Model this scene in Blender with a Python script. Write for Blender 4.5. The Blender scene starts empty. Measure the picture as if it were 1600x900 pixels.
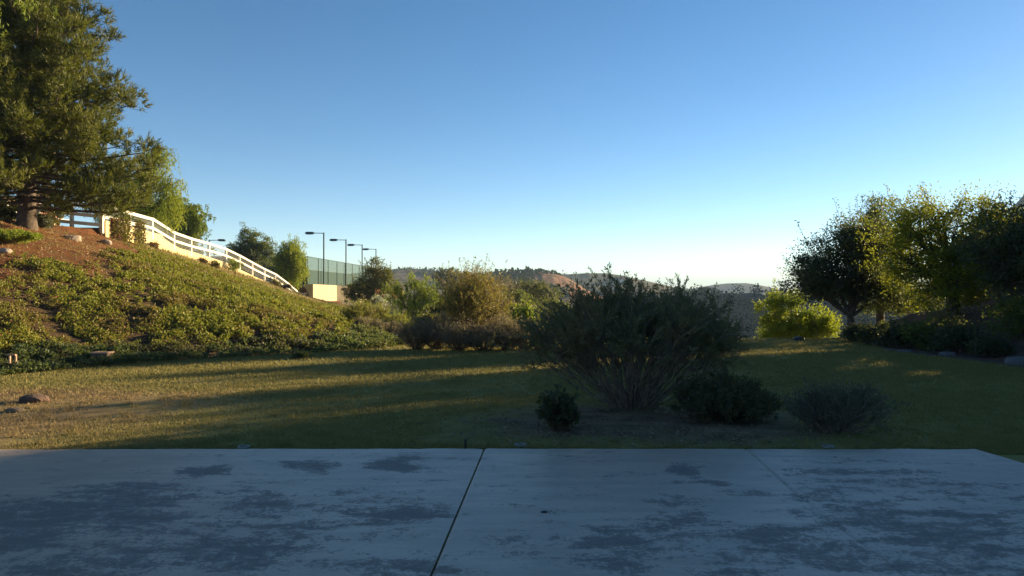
import bpy, math, numpy as np
from mathutils import Vector, Matrix
R = math.radians
sc = bpy.context.scene
col = sc.collection

# ------------------------------------------------------------------ camera, sky, sun, exposure
F = 1142.0; HZ = 455.0; CAMZ = 1.6
cam = bpy.data.objects.new('camera', bpy.data.cameras.new('camera')); col.objects.link(cam)
cam.location = (0, 0, CAMZ); cam.rotation_euler = (R(90.25), 0, 0)
cam.data.sensor_width = 36; cam.data.lens = 36*F/1600
cam.data.clip_start = 0.05; cam.data.clip_end = 20000
sc.camera = cam
SUN_AZ, SUN_EL = 55.0, 11.5
world = bpy.data.worlds.new("World"); sc.world = world; world.use_nodes = True
wn = world.node_tree; bg = wn.nodes['Background']
sky = wn.nodes.new('ShaderNodeTexSky'); sky.sky_type = 'NISHITA'; sky.sun_disc = False
sky.sun_elevation = R(SUN_EL); sky.sun_rotation = R(SUN_AZ)
sky.air_density = 0.60; sky.dust_density = 0.05; sky.ozone_density = 0.3; sky.altitude = 200
hs_ = wn.nodes.new('ShaderNodeHueSaturation'); hs_.inputs['Saturation'].default_value = 1.38
wn.links.new(sky.outputs[0], hs_.inputs['Color']); wn.links.new(hs_.outputs[0], bg.inputs[0]); bg.inputs[1].default_value = 0.062
sun = bpy.data.objects.new('sun', bpy.data.lights.new('sun', 'SUN')); col.objects.link(sun)
sun.data.energy = 5.0; sun.data.angle = R(0.5); sun.data.color = (1.0, 0.78, 0.46)
sd = Vector((math.sin(R(SUN_AZ))*math.cos(R(SUN_EL)), math.cos(R(SUN_AZ))*math.cos(R(SUN_EL)), math.sin(R(SUN_EL))))
sun.rotation_euler = (-sd).to_track_quat('-Z', 'Y').to_euler()
vs = sc.view_settings; vs.view_transform = 'Standard'; vs.look = 'None'; vs.exposure = 1.64; vs.gamma = 1.0
vs.use_curve_mapping = False
sc.cycles.max_bounces = 6; sc.cycles.transparent_max_bounces = 12; sc.cycles.volume_bounces = 0

# ------------------------------------------------------------------ helpers
def at(px, d, py=None, z=None):
    x = (px-800)/F*d
    if z is None: z = CAMZ+(HZ-py)/F*d
    return np.array([x, d, z])

def hash2(ix, iy, s):
    h = (ix.astype(np.int64)*374761393 + iy.astype(np.int64)*668265263 + s*974634777) & 0xffffffff
    h = ((h ^ (h >> 13))*1274126177) & 0xffffffff
    return ((h ^ (h >> 16)) & 0xffffff)/float(0xffffff)
def vnoise(x, y, s=0):
    x = np.asarray(x, float); y = np.asarray(y, float)
    ix = np.floor(x); iy = np.floor(y); fx = x-ix; fy = y-iy
    fx = fx*fx*(3-2*fx); fy = fy*fy*(3-2*fy)
    a = hash2(ix, iy, s); b = hash2(ix+1, iy, s); c = hash2(ix, iy+1, s); d = hash2(ix+1, iy+1, s)
    return (a*(1-fx)+b*fx)*(1-fy)+(c*(1-fx)+d*fx)*fy
def fbm(x, y, s=0, o=4):
    v = 0; a = .5; t = 0
    for k in range(o):
        v = v+a*vnoise(x*2**k, y*2**k, s+k); t += a; a *= .5
    return v/t
def sm(x, a, b):
    t = np.clip((np.asarray(x, float)-a)/(b-a), 0, 1); return t*t*(3-2*t)

def link(name, me, mat=None, parent=None, loc=None):
    o = bpy.data.objects.new(name, me); col.objects.link(o)
    if mat is not None and me is not None: me.materials.append(mat)
    if parent is not None: o.parent = parent
    if loc is not None: o.location = loc
    return o
def tag(o, label=None, cat=None, group=None, kind=None):
    if label: o['label'] = label
    if cat: o['category'] = cat
    if group: o['group'] = group
    if kind: o['kind'] = kind
    return o
def thing(name, loc, label, cat, group=None, rz=0):
    o = bpy.data.objects.new(name, None); col.objects.link(o); o.empty_display_size = .2
    o.location = [float(v) for v in loc]; o.rotation_euler = (0, 0, rz)
    return tag(o, label, cat, group)

class MB:
    """collects quads (tris as degenerate-free separate list) with numpy"""
    def __init__(s): s.v = []; s.q = []; s.t = []; s.n = 0
    def add(s, V, Q=None, T=None):
        V = np.asarray(V, float).reshape(-1, 3)
        if Q is not None and len(Q): s.q.append(np.asarray(Q, int).reshape(-1, 4)+s.n)
        if T is not None and len(T): s.t.append(np.asarray(T, int).reshape(-1, 3)+s.n)
        s.v.append(V); s.n += len(V)
    def box(s, c, size, M=None):
        c = np.array(c, float); h = np.array(size, float)/2
        V = np.array([[x, y, z] for z in (-1, 1) for y in (-1, 1) for x in (-1, 1)], float)*h
        if M is not None: V = V @ np.array(M).T
        s.add(V+c, [[0, 2, 3, 1], [4, 5, 7, 6], [0, 1, 5, 4], [2, 6, 7, 3], [0, 4, 6, 2], [1, 3, 7, 5]])
    def bar(s, a, b, w, h):
        """rectangular bar from a to b, w across (horizontal), h vertical"""
        a = np.array(a, float); b = np.array(b, float); d = b-a; d /= np.linalg.norm(d)
        up = np.array([0, 0, 1.]) if abs(d[2]) < .95 else np.array([1., 0, 0])
        sx = np.cross(d, up); sx /= np.linalg.norm(sx); u = np.cross(sx, d)
        V = [p+sx*w/2*i+u*h/2*j for p in (a, b) for i, j in ((-1, -1), (1, -1), (1, 1), (-1, 1))]
        s.add(V, [[0, 1, 2, 3], [7, 6, 5, 4], [0, 4, 5, 1], [1, 5, 6, 2], [2, 6, 7, 3], [3, 7, 4, 0]])
    def tube(s, P, r, k=5, cap=False):
        P = np.asarray(P, float); n = len(P); r = np.broadcast_to(np.asarray(r, float), (n,))
        T = np.gradient(P, axis=0); T /= np.linalg.norm(T, axis=1)[:, None]+1e-9
        ref = np.array([0.31, 0.87, 0.1]) if abs(T[0][1]) < .8 else np.array([1., 0.1, 0])
        A = np.cross(T, ref); A /= np.linalg.norm(A, axis=1)[:, None]+1e-9; B = np.cross(T, A)
        th = np.arange(k)*2*math.pi/k
        V = P[:, None, :]+r[:, None, None]*(A[:, None, :]*np.cos(th)[None, :, None]+B[:, None, :]*np.sin(th)[None, :, None])
        i = np.arange(n-1)[:, None]*k; j = np.arange(k)[None, :]; j2 = (j+1) % k
        Q = np.stack([i+j, i+j2, i+k+j2, i+k+j], -1).reshape(-1, 4)
        s.add(V.reshape(-1, 3), Q)
        if cap:
            s.add([P[-1]]+list(V[-1]), None, [[0, 1+a, 1+(a+1) % k] for a in range(k)])
            s.add([P[0]]+list(V[0]), None, [[0, 1+(a+1) % k, 1+a] for a in range(k)])
    def leaves(s, P, D, L, W, rng):
        P = np.asarray(P, float); n = len(P)
        if n == 0: return
        D = D/(np.linalg.norm(D, axis=1)[:, None]+1e-9)
        S = np.cross(D, rng.normal(size=(n, 3))); S /= np.linalg.norm(S, axis=1)[:, None]+1e-9
        L = (L*rng.uniform(.65, 1.3, n))[:, None]; W = (W*rng.uniform(.7, 1.25, n))[:, None]
        N = np.cross(D, S)*L*.12
        V = np.stack([P, P+D*L*.45+S*W/2+N, P+D*L, P+D*L*.45-S*W/2+N], 1).reshape(-1, 3)
        s.add(V, np.arange(4*n).reshape(-1, 4))
    def needles(s, P, D, L, W, rng):
        n = len(P); D = D/(np.linalg.norm(D, axis=1)[:, None]+1e-9)
        S = np.cross(D, rng.normal(size=(n, 3))); S /= np.linalg.norm(S, axis=1)[:, None]+1e-9
        L = (L*rng.uniform(.65, 1.3, n))[:, None]
        V = np.stack([P+S*W/2, P+D*L, P-S*W/2], 1).reshape(-1, 3)
        s.add(V, None, np.arange(3*n).reshape(-1, 3))
    def mesh(s, name, smooth=False):
        me = bpy.data.meshes.new(name)
        V = np.concatenate(s.v) if s.v else np.zeros((0, 3))
        Q = np.concatenate(s.q) if s.q else np.zeros((0, 4), int)
        T = np.concatenate(s.t) if s.t else np.zeros((0, 3), int)
        me.vertices.add(len(V)); me.vertices.foreach_set('co', V.astype(np.float32).ravel())
        li = np.concatenate([Q.ravel(), T.ravel()]).astype(np.int32)
        me.loops.add(len(li)); me.loops.foreach_set('vertex_index', li)
        ls = np.concatenate([np.arange(len(Q))*4, len(Q)*4+np.arange(len(T))*3]).astype(np.int32)
        me.polygons.add(len(ls)); me.polygons.foreach_set('loop_start', ls)
        me.polygons.foreach_set('use_smooth', np.full(len(ls), bool(smooth)))
        me.update(calc_edges=True)
        return me
    def build(s, name, mat, parent=None, loc=None, smooth=False):
        if loc is not None:
            for a in s.v: a -= np.array(loc, float)
        me = s.mesh(name, smooth); o = link(name, me, mat, parent)
        if loc is not None and parent is None: o.location = [float(v) for v in loc]
        return o

# ------------------------------------------------------------------ materials
def newmat(name):
    m = bpy.data.materials.new(name); m.use_nodes = True
    return m, m.node_tree, m.node_tree.nodes['Principled BSDF']
def rgb(c): return (c[0], c[1], c[2], 1)
def nd(nt, t, **kw):
    n = nt.nodes.new(t)
    for k, v in kw.items(): setattr(n, k, v)
    return n
def noise(nt, scale, detail=4, rough=.55, vec=None, dist=0):
    n = nd(nt, 'ShaderNodeTexNoise'); n.inputs['Scale'].default_value = scale
    n.inputs['Detail'].default_value = detail; n.inputs['Roughness'].default_value = rough
    n.inputs['Distortion'].default_value = dist
    if vec is not None: nt.links.new(vec, n.inputs['Vector'])
    return n.outputs['Fac']
def mixc(nt, fac, a, b):
    n = nd(nt, 'ShaderNodeMix', data_type='RGBA')
    for sock, v in ((n.inputs[0], fac), (n.inputs[6], a), (n.inputs[7], b)):
        if hasattr(v, 'is_linked') or isinstance(v, bpy.types.NodeSocket): nt.links.new(v, sock)
        else: sock.default_value = v if isinstance(v, (int, float)) else rgb(v)
    return n.outputs[2]
def mr(nt, v, a, b, c=0., d=1.):
    n = nd(nt, 'ShaderNodeMapRange', interpolation_type='SMOOTHSTEP')
    nt.links.new(v, n.inputs[0])
    for i, x in enumerate((a, b, c, d)): n.inputs[i+1].default_value = x
    return n.outputs[0]
def mth(nt, op, a, b=0.):
    n = nd(nt, 'ShaderNodeMath', operation=op)
    for i, v in enumerate((a, b)):
        if isinstance(v, bpy.types.NodeSocket): nt.links.new(v, n.inputs[i])
        else: n.inputs[i].default_value = v
    return n.outputs[0]
def bump(nt, p, h, strength=.5, dist=.02):
    b = nd(nt, 'ShaderNodeBump'); b.inputs['Strength'].default_value = strength; b.inputs['Distance'].default_value = dist
    nt.links.new(h, b.inputs['Height']); nt.links.new(b.outputs[0], p.inputs['Normal'])
def pos(nt): return nd(nt, 'ShaderNodeNewGeometry').outputs['Position']
def plain(name, c, rough=.6, var=.15, scale=8, metal=0, bmp=.3, c2=None, bd=.01):
    m, nt, p = newmat(name); g = pos(nt)
    f = noise(nt, scale, 5, .6, g)
    c2 = c2 or tuple(x*(1-var*2) for x in c)
    nt.links.new(mixc(nt, mr(nt, f, .3, .7), c2, c), p.inputs['Base Color'])
    p.inputs['Roughness'].default_value = rough; p.inputs['Metallic'].default_value = metal
    if bmp: bump(nt, p, noise(nt, scale*6, 4, .6, g), bmp, bd)
    return m
def leafmat(name, c1, c2, c3=None, trans=.35, cscale=1.2, rough=.55, sprinkle=None):
    """leaf colour varies leaf by leaf, and clump by clump between c1..c2 and c3"""
    m, nt, p = newmat(name); geo = nd(nt, 'ShaderNodeNewGeometry')
    r = geo.outputs['Random Per Island']
    c = mixc(nt, r, c1, c2)
    if c3: c = mixc(nt, mr(nt, noise(nt, cscale, 3, .6, geo.outputs['Position']), .48, .66), c, c3)
    if sprinkle:
        c = mixc(nt, mr(nt, mth(nt, 'FRACT', mth(nt, 'MULTIPLY', r, 37.7)), 1-sprinkle[1], 1-sprinkle[1]+.02), c, sprinkle[0])
    nt.links.new(c, p.inputs['Base Color']); p.inputs['Roughness'].default_value = rough
    p.inputs['Specular IOR Level'].default_value = .25 if rough < 1 else 0
    t = nd(nt, 'ShaderNodeBsdfTranslucent'); tc = mixc(nt, .35, c, (.35, .42, .03)); 
    nt.links.new(tc, t.inputs[0])
    mx = nd(nt, 'ShaderNodeMixShader'); mx.inputs[0].default_value = trans
    nt.links.new(p.outputs[0], mx.inputs[1]); nt.links.new(t.outputs[0], mx.inputs[2])
    nt.links.new(mx.outputs[0], nt.nodes['Material Output'].inputs[0])
    return m

def lawn_color(nt):
    g = pos(nt); sep = nd(nt, 'ShaderNodeSeparateXYZ'); nt.links.new(g, sep.inputs[0])
    n1 = noise(nt, .55, 5, .6, g); n2 = noise(nt, 3.5, 5, .65, g)
    green = mixc(nt, mr(nt, n2, .3, .7), (.215, .190, .058), (.275, .240, .080))
    tan = mixc(nt, mr(nt, n2, .35, .65), (.22, .15, .07), (.32, .225, .105))
    # worn ground: left part of the lawn near the patio, and thin wear elsewhere
    ax = mr(nt, sep.outputs[0], -2.0, -7.5); ay = mr(nt, sep.outputs[1], 13.8, 10.5)
    w = mth(nt, 'MULTIPLY', ax, ay)
    f = mth(nt, 'ADD', mth(nt, 'MULTIPLY', w, .42), mth(nt, 'ADD', mth(nt, 'MULTIPLY', n1, .75), mth(nt, 'MULTIPLY', n2, .35)))
    return mixc(nt, mr(nt, f, .60, .92), green, tan), n2, g

m, nt, p = newmat('lawn_soil')
c, n2, g = lawn_color(nt); nt.links.new(c, p.inputs['Base Color']); p.inputs['Roughness'].default_value = .95
p.inputs['Specular IOR Level'].default_value = .1
bump(nt, p, noise(nt, 45, 5, .7, g), .6, .02); M_lawn = m
m, nt, p = newmat('grass_blades')
c, n2, g = lawn_color(nt); geo = nd(nt, 'ShaderNodeNewGeometry')
c = mixc(nt, mth(nt, 'MULTIPLY', geo.outputs['Random Per Island'], .3), c, (.27, .24, .08))
nt.links.new(c, p.inputs['Base Color']); p.inputs['Roughness'].default_value = .65; p.inputs['Specular IOR Level'].default_value = .25
t = nd(nt, 'ShaderNodeBsdfTranslucent'); nt.links.new(c, t.inputs[0]); mx = nd(nt, 'ShaderNodeMixShader'); mx.inputs[0].default_value = .35
nt.links.new(p.outputs[0], mx.inputs[1]); nt.links.new(t.outputs[0], mx.inputs[2]); nt.links.new(mx.outputs[0], nt.nodes['Material Output'].inputs[0])
M_blade = m

m, nt, p = newmat('slope_mulch'); g = pos(nt)
c = mixc(nt, mr(nt, noise(nt, 2.2, 6, .7, g), .3, .7), (.13, .05, .022), (.25, .105, .045))
c = mixc(nt, mr(nt, noise(nt, 24, 5, .7, g, 1.5), .55, .72), c, (.33, .18, .09))
c = mixc(nt, mr(nt, noise(nt, .35, 3, .5, g), .5, .75), c, (.16, .09, .05))
pl_ = nd(nt, 'ShaderNodeAttribute', attribute_name='planted')
c = mixc(nt, pl_.outputs['Fac'], c, mixc(nt, mr(nt, noise(nt, 6, 6, .7, g), .35, .65), (.085, .055, .032), (.16, .105, .055)))
nt.links.new(c, p.inputs['Base Color']); p.inputs['Roughness'].default_value = .95; p.inputs['Specular IOR Level'].default_value = .1
bump(nt, p, noise(nt, 14, 7, .75, g, 1.0), 1.0, .12); M_mulch = m

M_scrub = plain('scrub_soil', (.20, .15, .085), .95, .2, .8, bmp=.8, c2=(.10, .095, .045), bd=.1)
M_bank = plain('red_bank_soil', (.15, .085, .055), .95, .2, 1.1, bmp=.8, c2=(.07, .045, .032), bd=.08)
M_bed = plain('bed_mulch', (.20, .145, .085), .95, .2, 1.6, bmp=1., c2=(.07, .055, .035), bd=.05)
m, nt, p = newmat('bed_soil'); lc, n2, g = lawn_color(nt)
c = mixc(nt, mr(nt, noise(nt, 2.2, 6, .65, g), .3, .7), (.12, .09, .055), (.30, .225, .14))
c = mixc(nt, mr(nt, noise(nt, 26, 5, .7, g), .54, .68), c, (.26, .20, .13))
ri = nd(nt, 'ShaderNodeAttribute', attribute_name='rim').outputs['Fac']
e_ = mr(nt, mth(nt, 'ADD', ri, mth(nt, 'MULTIPLY', noise(nt, 2.6, 6, .7, g), .9)), .98, 1.30)
nt.links.new(mixc(nt, e_, c, lc), p.inputs['Base Color']); p.inputs['Roughness'].default_value = .95; p.inputs['Specular IOR Level'].default_value = .1
bump(nt, p, noise(nt, 30, 6, .7, g), 1., .04); M_bed2 = m
M_valley = plain('valley_floor', (.10, .11, .06), .95, .2, .02, bmp=0, c2=(.05, .065, .035))
M_bark = plain('bark', (.14, .10, .07), .9, .2, 9, bmp=.9, c2=(.06, .045, .035), bd=.03)
M_bark_grey = plain('grey_twigs', (.30, .24, .18), .9, .2, 9, bmp=.3, c2=(.10, .08, .065))
M_stem_brown = plain('brown_stems', (.17, .11, .075), .9, .2, 9, bmp=.3, c2=(.09, .06, .045))
M_white = plain('fence_paint', (.72, .67, .55), .5, .03, 5, bmp=.1)
M_cream = plain('cream_stucco', (.60, .47, .24), .9, .04, 3, bmp=.5, bd=.01)
M_greywall = plain('court_stucco', (.46, .37, .23), .9, .06, 1.5, bmp=.4)
M_dark = plain('dark_green_metal', (.018, .035, .035), .45, .1, 5, metal=.3, bmp=0)
M_lamp = plain('lamp_housing', (.03, .05, .055), .4, .1, 5, metal=.3, bmp=0)
M_rock = plain('rock', (.40, .32, .25), .9, .15, 4, bmp=.8, bd=.03)
M_rock_grey = plain('grey_rock', (.15, .145, .14), .9, .15, 4, bmp=.8, bd=.03)
M_black = plain('black_plastic', (.015, .015, .015), .5, .1, 10, bmp=0)
M_teal = plain('teal_plastic', (.06, .12, .11), .5, .1, 10, bmp=0)
M_ring = plain('pale_ring_plastic', (.26, .27, .24), .5, .1, 10, bmp=0)
M_roof = plain('terracotta', (.42, .17, .08), .85, .15, 3, bmp=.4)
M_wire = plain('grey_wire', (.30, .30, .28), .5, .1, 5, metal=.5, bmp=0)
M_pale_wood = plain('bleached_wood', (.50, .30, .19), .8, .1, 8, bmp=.2)
M_court = plain('court_paint', (.05, .13, .09), .8, .05, 3, bmp=.1)

def screen_mat(name, c, opac):
    m, nt, p = newmat(name); g = pos(nt)
    nt.links.new(mixc(nt, noise(nt, 2, 3, .5, g), tuple(x*.8 for x in c), c), p.inputs['Base Color'])
    p.inputs['Roughness'].default_value = .9
    tr = nd(nt, 'ShaderNodeBsdfTransparent'); mx = nd(nt, 'ShaderNodeMixShader'); mx.inputs[0].default_value = opac
    nt.links.new(tr.outputs[0], mx.inputs[1]); nt.links.new(p.outputs[0], mx.inputs[2]); nt.links.new(mx.outputs[0], nt.nodes['Material Output'].inputs[0])
    return m
M_net_hi = screen_mat('chain_link', (.03, .09, .08), .48)
M_net_lo = screen_mat('windscreen', (.015, .055, .05), .94)

L_pine = leafmat('pine_needles', (.068, .078, .014), (.155, .150, .026), (.045, .058, .016), .25, .9)
L_pepper = leafmat('pepper_leaves', (.22, .27, .022), (.34, .37, .035), (.16, .22, .022), .40, .8)
L_pepper2 = leafmat('pepper_leaves_deep', (.13, .18, .022), (.21, .26, .03), (.09, .14, .02), .35, .8)
L_olive = leafmat('olive_leaves', (.10, .13, .06), (.17, .20, .09), (.07, .10, .05), .3, .9)
L_oak = leafmat('oak_leaves', (.08, .09, .022), (.14, .135, .03), (.16, .12, .035), .3, .9)
L_bright = leafmat('willow_leaves', (.20, .26, .03), (.30, .35, .045), (.15, .21, .03), .4, .9)
L_gold = leafmat('golden_leaves', (.28, .20, .055), (.40, .29, .08), (.20, .20, .05), .3, 1.5)
L_dark = leafmat('dark_leaves', (.062, .070, .038), (.105, .112, .052), (.05, .058, .034), .3, 1.)
L_mid = leafmat('mid_leaves', (.09, .115, .03), (.15, .175, .04), (.065, .09, .03), .35, .8)
L_yellow = leafmat('yellowing_leaves', (.18, .20, .022), (.31, .31, .03), (.13, .16, .028), .42, .7, sprinkle=((.42, .34, .02), .10))
L_lime = leafmat('lime_leaves', (.20, .25, .02), (.33, .36, .03), (.14, .20, .03), .45, .6)
L_shrub = leafmat('shrub_leaves', (.115, .115, .058), (.20, .185, .08), (.23, .165, .08), .25, 1.6)
L_grey = leafmat('grey_leaves', (.09, .095, .065), (.15, .15, .10), (.08, .07, .06), .25, 2.)
L_purple = leafmat('tan_twig_leaves', (.26, .19, .12), (.36, .28, .17), (.19, .14, .11), .25, 1.3)
L_broom = leafmat('broom_blades', (.19, .19, .035), (.28, .26, .06), (.17, .11, .06), .35, 1.)
L_ivy = leafmat('slope_ivy', (.13, .14, .024), (.30, .285, .046), (.21, .14, .055), .3, .55, sprinkle=((.30, .10, .04), .035))
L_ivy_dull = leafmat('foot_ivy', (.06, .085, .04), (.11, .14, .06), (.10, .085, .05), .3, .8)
L_red = leafmat('red_leaves', (.10, .035, .035), (.16, .06, .04), (.08, .06, .03), .3, 2)
L_vine = leafmat('vine_leaves', (.10, .075, .03), (.17, .15, .04), (.13, .05, .03), .3, 4)
L_white = leafmat('white_blossom', (.62, .60, .46), (.80, .78, .62), (.35, .38, .18), .3, 3)
L_far = leafmat('far_foliage', (.03, .045, .028), (.05, .07, .035), (.025, .04, .028), .05, .05, rough=1.0)
L_brown = leafmat('chaparral_brown', (.19, .125, .075), (.28, .185, .105), (.12, .105, .05), .2, .25)
L_litter = leafmat('leaf_litter', (.14, .11, .075), (.30, .24, .16), (.08, .06, .04), .1, 6)
L_dry = leafmat('dry_grass', (.27, .19, .085), (.40, .30, .14), (.20, .16, .07), .3, .6)

# ------------------------------------------------------------------ terrain
FY = [-10, 5, 12, 14.3, 15.6, 17.1, 18.6, 19.9, 20.8, 23.7, 30, 50, 70, 80, 130]
FX = [-13, -11.6, -10.6, -10, -9.4, -8.2, -6.5, -5.2, -4.4, -3.4, -4.0, -6, -6, -6, -6]
MX = [-13, -11.6, -10.6, -10, -9.4, -8.2, -6.5, -5.2, -4.4, -3.4, -5, -10, -16, -18.8, -18.8]
CY = [-10, 28, 31, 34, 37.3, 41, 44.3, 50.5, 56.5, 62.5, 66, 70, 70.3, 130]
CX = [-18, -17.8, -17.3, -17.8, -18.4, -19, -19.5, -19.8, -20.1, -20.3, -20.4, -20.4, -19.2, -19.2]
ZCY = [-10, 20, 26, 31, 35, 38.7, 42.5, 44.5, 51, 62.5, 66, 70, 130]
ZCZ = [3.6, 3.9, 4.1, 3.96, 3.87, 3.8, 3.68, 3.47, 3.12, 2.04, 1.6, .6, .6]
ZPY = [-10, 20, 26, 31, 33, 38.8, 42, 44.5, 50.4, 62.5, 66, 69.8, 70.6, 130]
ZPZ = [3.7, 4.0, 4.2, 4.25, 4.5, 4.5, 4.0, 3.95, 3.5, 2.15, 1.65, .6, 2.2, 2.2]
XRY = [-20, 0, 10, 15.6, 19.6, 26, 40]
XRX = [12.5, 12, 11.6, 10.9, 10.3, 11.6, 13]
xf = lambda y: np.interp(y, FY, FX); xc = lambda y: np.interp(y, CY, CX)
zc = lambda y: np.interp(y, ZCY, ZCZ); zp = lambda y: np.interp(y, ZPY, ZPZ); xr = lambda y: np.interp(y, XRY, XRX)
def H(x, y):
    x = np.asarray(x, float); y = np.asarray(y, float)
    gl = np.interp(y, [-50, 24.8, 30, 60, 100, 150, 260, 420], [0, 0, -.35, -.7, -.5, 1.5, 2.2, -10])
    gr = np.interp(y, [-50, 25.2, 28, 35, 60, 120, 400], [0, 0, -.7, -3, -9, -20, -26])
    a = sm(x/np.maximum(y, 5), .035, .14)
    g = gl*(1-a)+gr*a
    # raised red bank behind the right hand tree row
    bank = sm(x, 11.4, 14.5)*1.0+sm(x, 15, 19)*1.6
    g = g+bank*sm(y, 38, 27)*sm(y, -40, -20)
    near = sm(y, 24.3, 26.5)
    g = g+near*(fbm(x/3, y/3, 5)-.5)*.5
    t = np.clip((xf(y)-x)/(xf(y)-xc(y)), 0, 1)
    s = t**np.interp(y, [24, 32, 40, 58], [1.15, 1.4, 1.7, 2.1])
    s = np.minimum(s, 1)
    bumps = (fbm(x/1.6, y/1.6, 11)-.5)*.28*np.sin(np.clip(t*1.15, 0, 1)*math.pi)
    z = g+(zc(y)-g)*s+bumps
    over = sm(xc(y)-x, .04, .22)
    z = z+over*(zp(y)-zc(y))
    z = z+sm(xc(y)-x, .5, 20)*.4
    far = sm(y, 150, 250)*(x < -10)
    return z

def grid_region(name, xs, ys, keep, mat, zoff=0., kind='structure', smooth=True, Hf=H):
    X, Y = np.meshgrid(xs, ys); Z = Hf(X, Y)+zoff
    nx, ny = len(xs), len(ys)
    i = np.arange(ny-1)[:, None]*nx+np.arange(nx-1)[None, :]
    Q = np.stack([i, i+1, i+nx+1, i+nx], -1).reshape(-1, 4)
    cx = (X[:-1, :-1]+X[1:, 1:]).ravel()/2; cy = (Y[:-1, :-1]+Y[1:, 1:]).ravel()/2
    Q = Q[keep(cx, cy)]
    used = np.unique(Q); mp = np.zeros(nx*ny, int); mp[used] = np.arange(len(used))
    V = np.stack([X.ravel(), Y.ravel(), Z.ravel()], 1)[used]
    b = MB(); b.add(V, mp[Q]); o = b.build(name, mat, smooth=smooth)
    o['kind'] = kind
    return o
xs = np.concatenate([np.arange(-46, -22, .8), np.arange(-22, 14, .2), np.arange(14, 40, .5)])
ys = np.concatenate([np.arange(-12, 4, .5), np.arange(4, 34, .2), np.arange(34, 84, .5), np.arange(84, 132, 2.)])
inlawn = lambda x, y: (x > xf(y)) & (y < 25.3+.3*np.sin(x*1.3)) & (x < xr(y))
inslope = lambda x, y: (x <= np.interp(y, FY, MX))
inbank = lambda x, y: (x >= xr(y)) & (y < 30)
grid_region('lawn', xs, ys, inlawn, M_lawn, -.03)
def ivy_limit(x, y): return np.interp(y, [11, 21, 28, 34, 46, 60], [.52, .60, .76, 1.0, .92, .45])+(fbm(x/1.2, y/1.2, 21)-.5)*.30
hl = grid_region('hillside', xs, ys, lambda x, y: inslope(x, y), M_mulch, -.03)
co = np.zeros(len(hl.data.vertices)*3, np.float32); hl.data.vertices.foreach_get('co', co); co = co.reshape(-1, 3).astype(float)
tt_ = (xf(co[:, 1])-co[:, 0])/(xf(co[:, 1])-xc(co[:, 1]))
hl.data.attributes.new('planted', 'FLOAT', 'POINT').data.foreach_set('value', sm(ivy_limit(co[:, 0], co[:, 1])-tt_, -.02, .06).astype(np.float32))
grid_region('earth_bank', xs, ys, lambda x, y: inbank(x, y) & ~inlawn(x, y) & ~inslope(x, y), M_bank, -.03)
grid_region('scrubland', xs, ys, lambda x, y: ~inlawn(x, y) & ~inslope(x, y) & ~inbank(x, y), M_scrub, -.03)
fx = np.concatenate([[-6000, -3000, -1500, -900, -600], np.arange(-450, 460, 6), [600, 900, 1500, 3000, 6000]])
fy = np.concatenate([[-6000, -3000, -1500, -700, -300, -150, -80, -40, -20], np.arange(-11, 460, 6), [600, 900, 1500, 2500, 4000, 7000]])
grid_region('valley_ground', fx, fy, lambda x, y: ~((x > -43) & (x < 37) & (y > -9) & (y < 128)), M_valley, -.12,
            Hf=lambda x, y: np.where(np.hypot(x, y-100) > 500, -26., H(x, y)))

# ------------------------------------------------------------------ far hills
def hill(name, pts, D, depth_f, depth_b, base, mat, seed, rough=.06, n=140, mv=46, gully=0.):
    """ridge given by (px, py) seen at distance D; falls towards the viewer over depth_f and behind over depth_b"""
    pts = np.array(pts, float); X = (pts[:, 0]-800)/F*D; Z = CAMZ+(HZ-pts[:, 1])/F*D
    xs = np.linspace(X[0], X[-1], n); vs_ = np.concatenate([np.linspace(-1, 0, mv), np.linspace(0, 1, 12)[1:]])
    XX, VV = np.meshgrid(xs, vs_)
    rz = np.interp(XX, X, Z)
    k = np.where(VV < 0, 1-sm(-VV, 0, 1)**.8, 1-sm(VV, 0, 1))
    hgt = Z.max()-base
    YY = D+np.where(VV < 0, VV*depth_f, VV*depth_b)
    ZZ = base+(rz-base)*k
    g1 = fbm(XX/depth_f*7+VV*1.2, YY/depth_f*2.2, seed, 5)-.5
    ZZ = ZZ+g1*hgt*gully*np.sin(np.clip(-VV, 0, 1)*math.pi)**.7
    ZZ = ZZ+(fbm(XX/hgt*2, YY/hgt*2, seed+9, 5)-.5)*hgt*rough
    b = MB(); i = np.arange(len(vs_)-1)[:, None]*n+np.arange(n-1)[None, :]
    b.add(np.stack([XX, YY, ZZ], -1).reshape(-1, 3), np.stack([i, i+1, i+n+1, i+n], -1).reshape(-1, 4))
    o = b.build(name, mat, smooth=True); o['kind'] = 'structure'
    return o, (lambda x: np.interp(x, X, Z))
def hillmat(name, a, b_, c, s):
    m, nt, p = newmat(name); g = pos(nt)
    q = mixc(nt, mr(nt, noise(nt, s, 6, .65, g), .35, .65), a, b_)
    q = mixc(nt, mr(nt, noise(nt, s*6, 6, .75, g), .52, .62), q, c)
    nt.links.new(q, p.inputs['Base Color']); p.inputs['Roughness'].default_value = 1; p.inputs['Specular IOR Level'].default_value = .05
    bump(nt, p, noise(nt, s*14, 5, .7, g), .8, .6/s*.05)
    return m
M_h1 = hillmat('brown_hill_cover', (.16, .11, .075), (.22, .16, .09), (.06, .065, .035), .012)
M_h2 = hillmat('red_hill_cover', (.30, .14, .08), (.24, .15, .09), (.09, .075, .045), .015)
M_wood = hillmat('wooded_hill_cover', (.035, .045, .028), (.05, .06, .035), (.03, .04, .025), .012)
M_h3 = hillmat('green_hill_cover', (.10, .10, .05), (.16, .13, .08), (.05, .06, .03), .012)
M_mt = hillmat('mountain_cover', (.10, .10, .06), (.13, .12, .08), (.06, .07, .04), .002)
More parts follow.
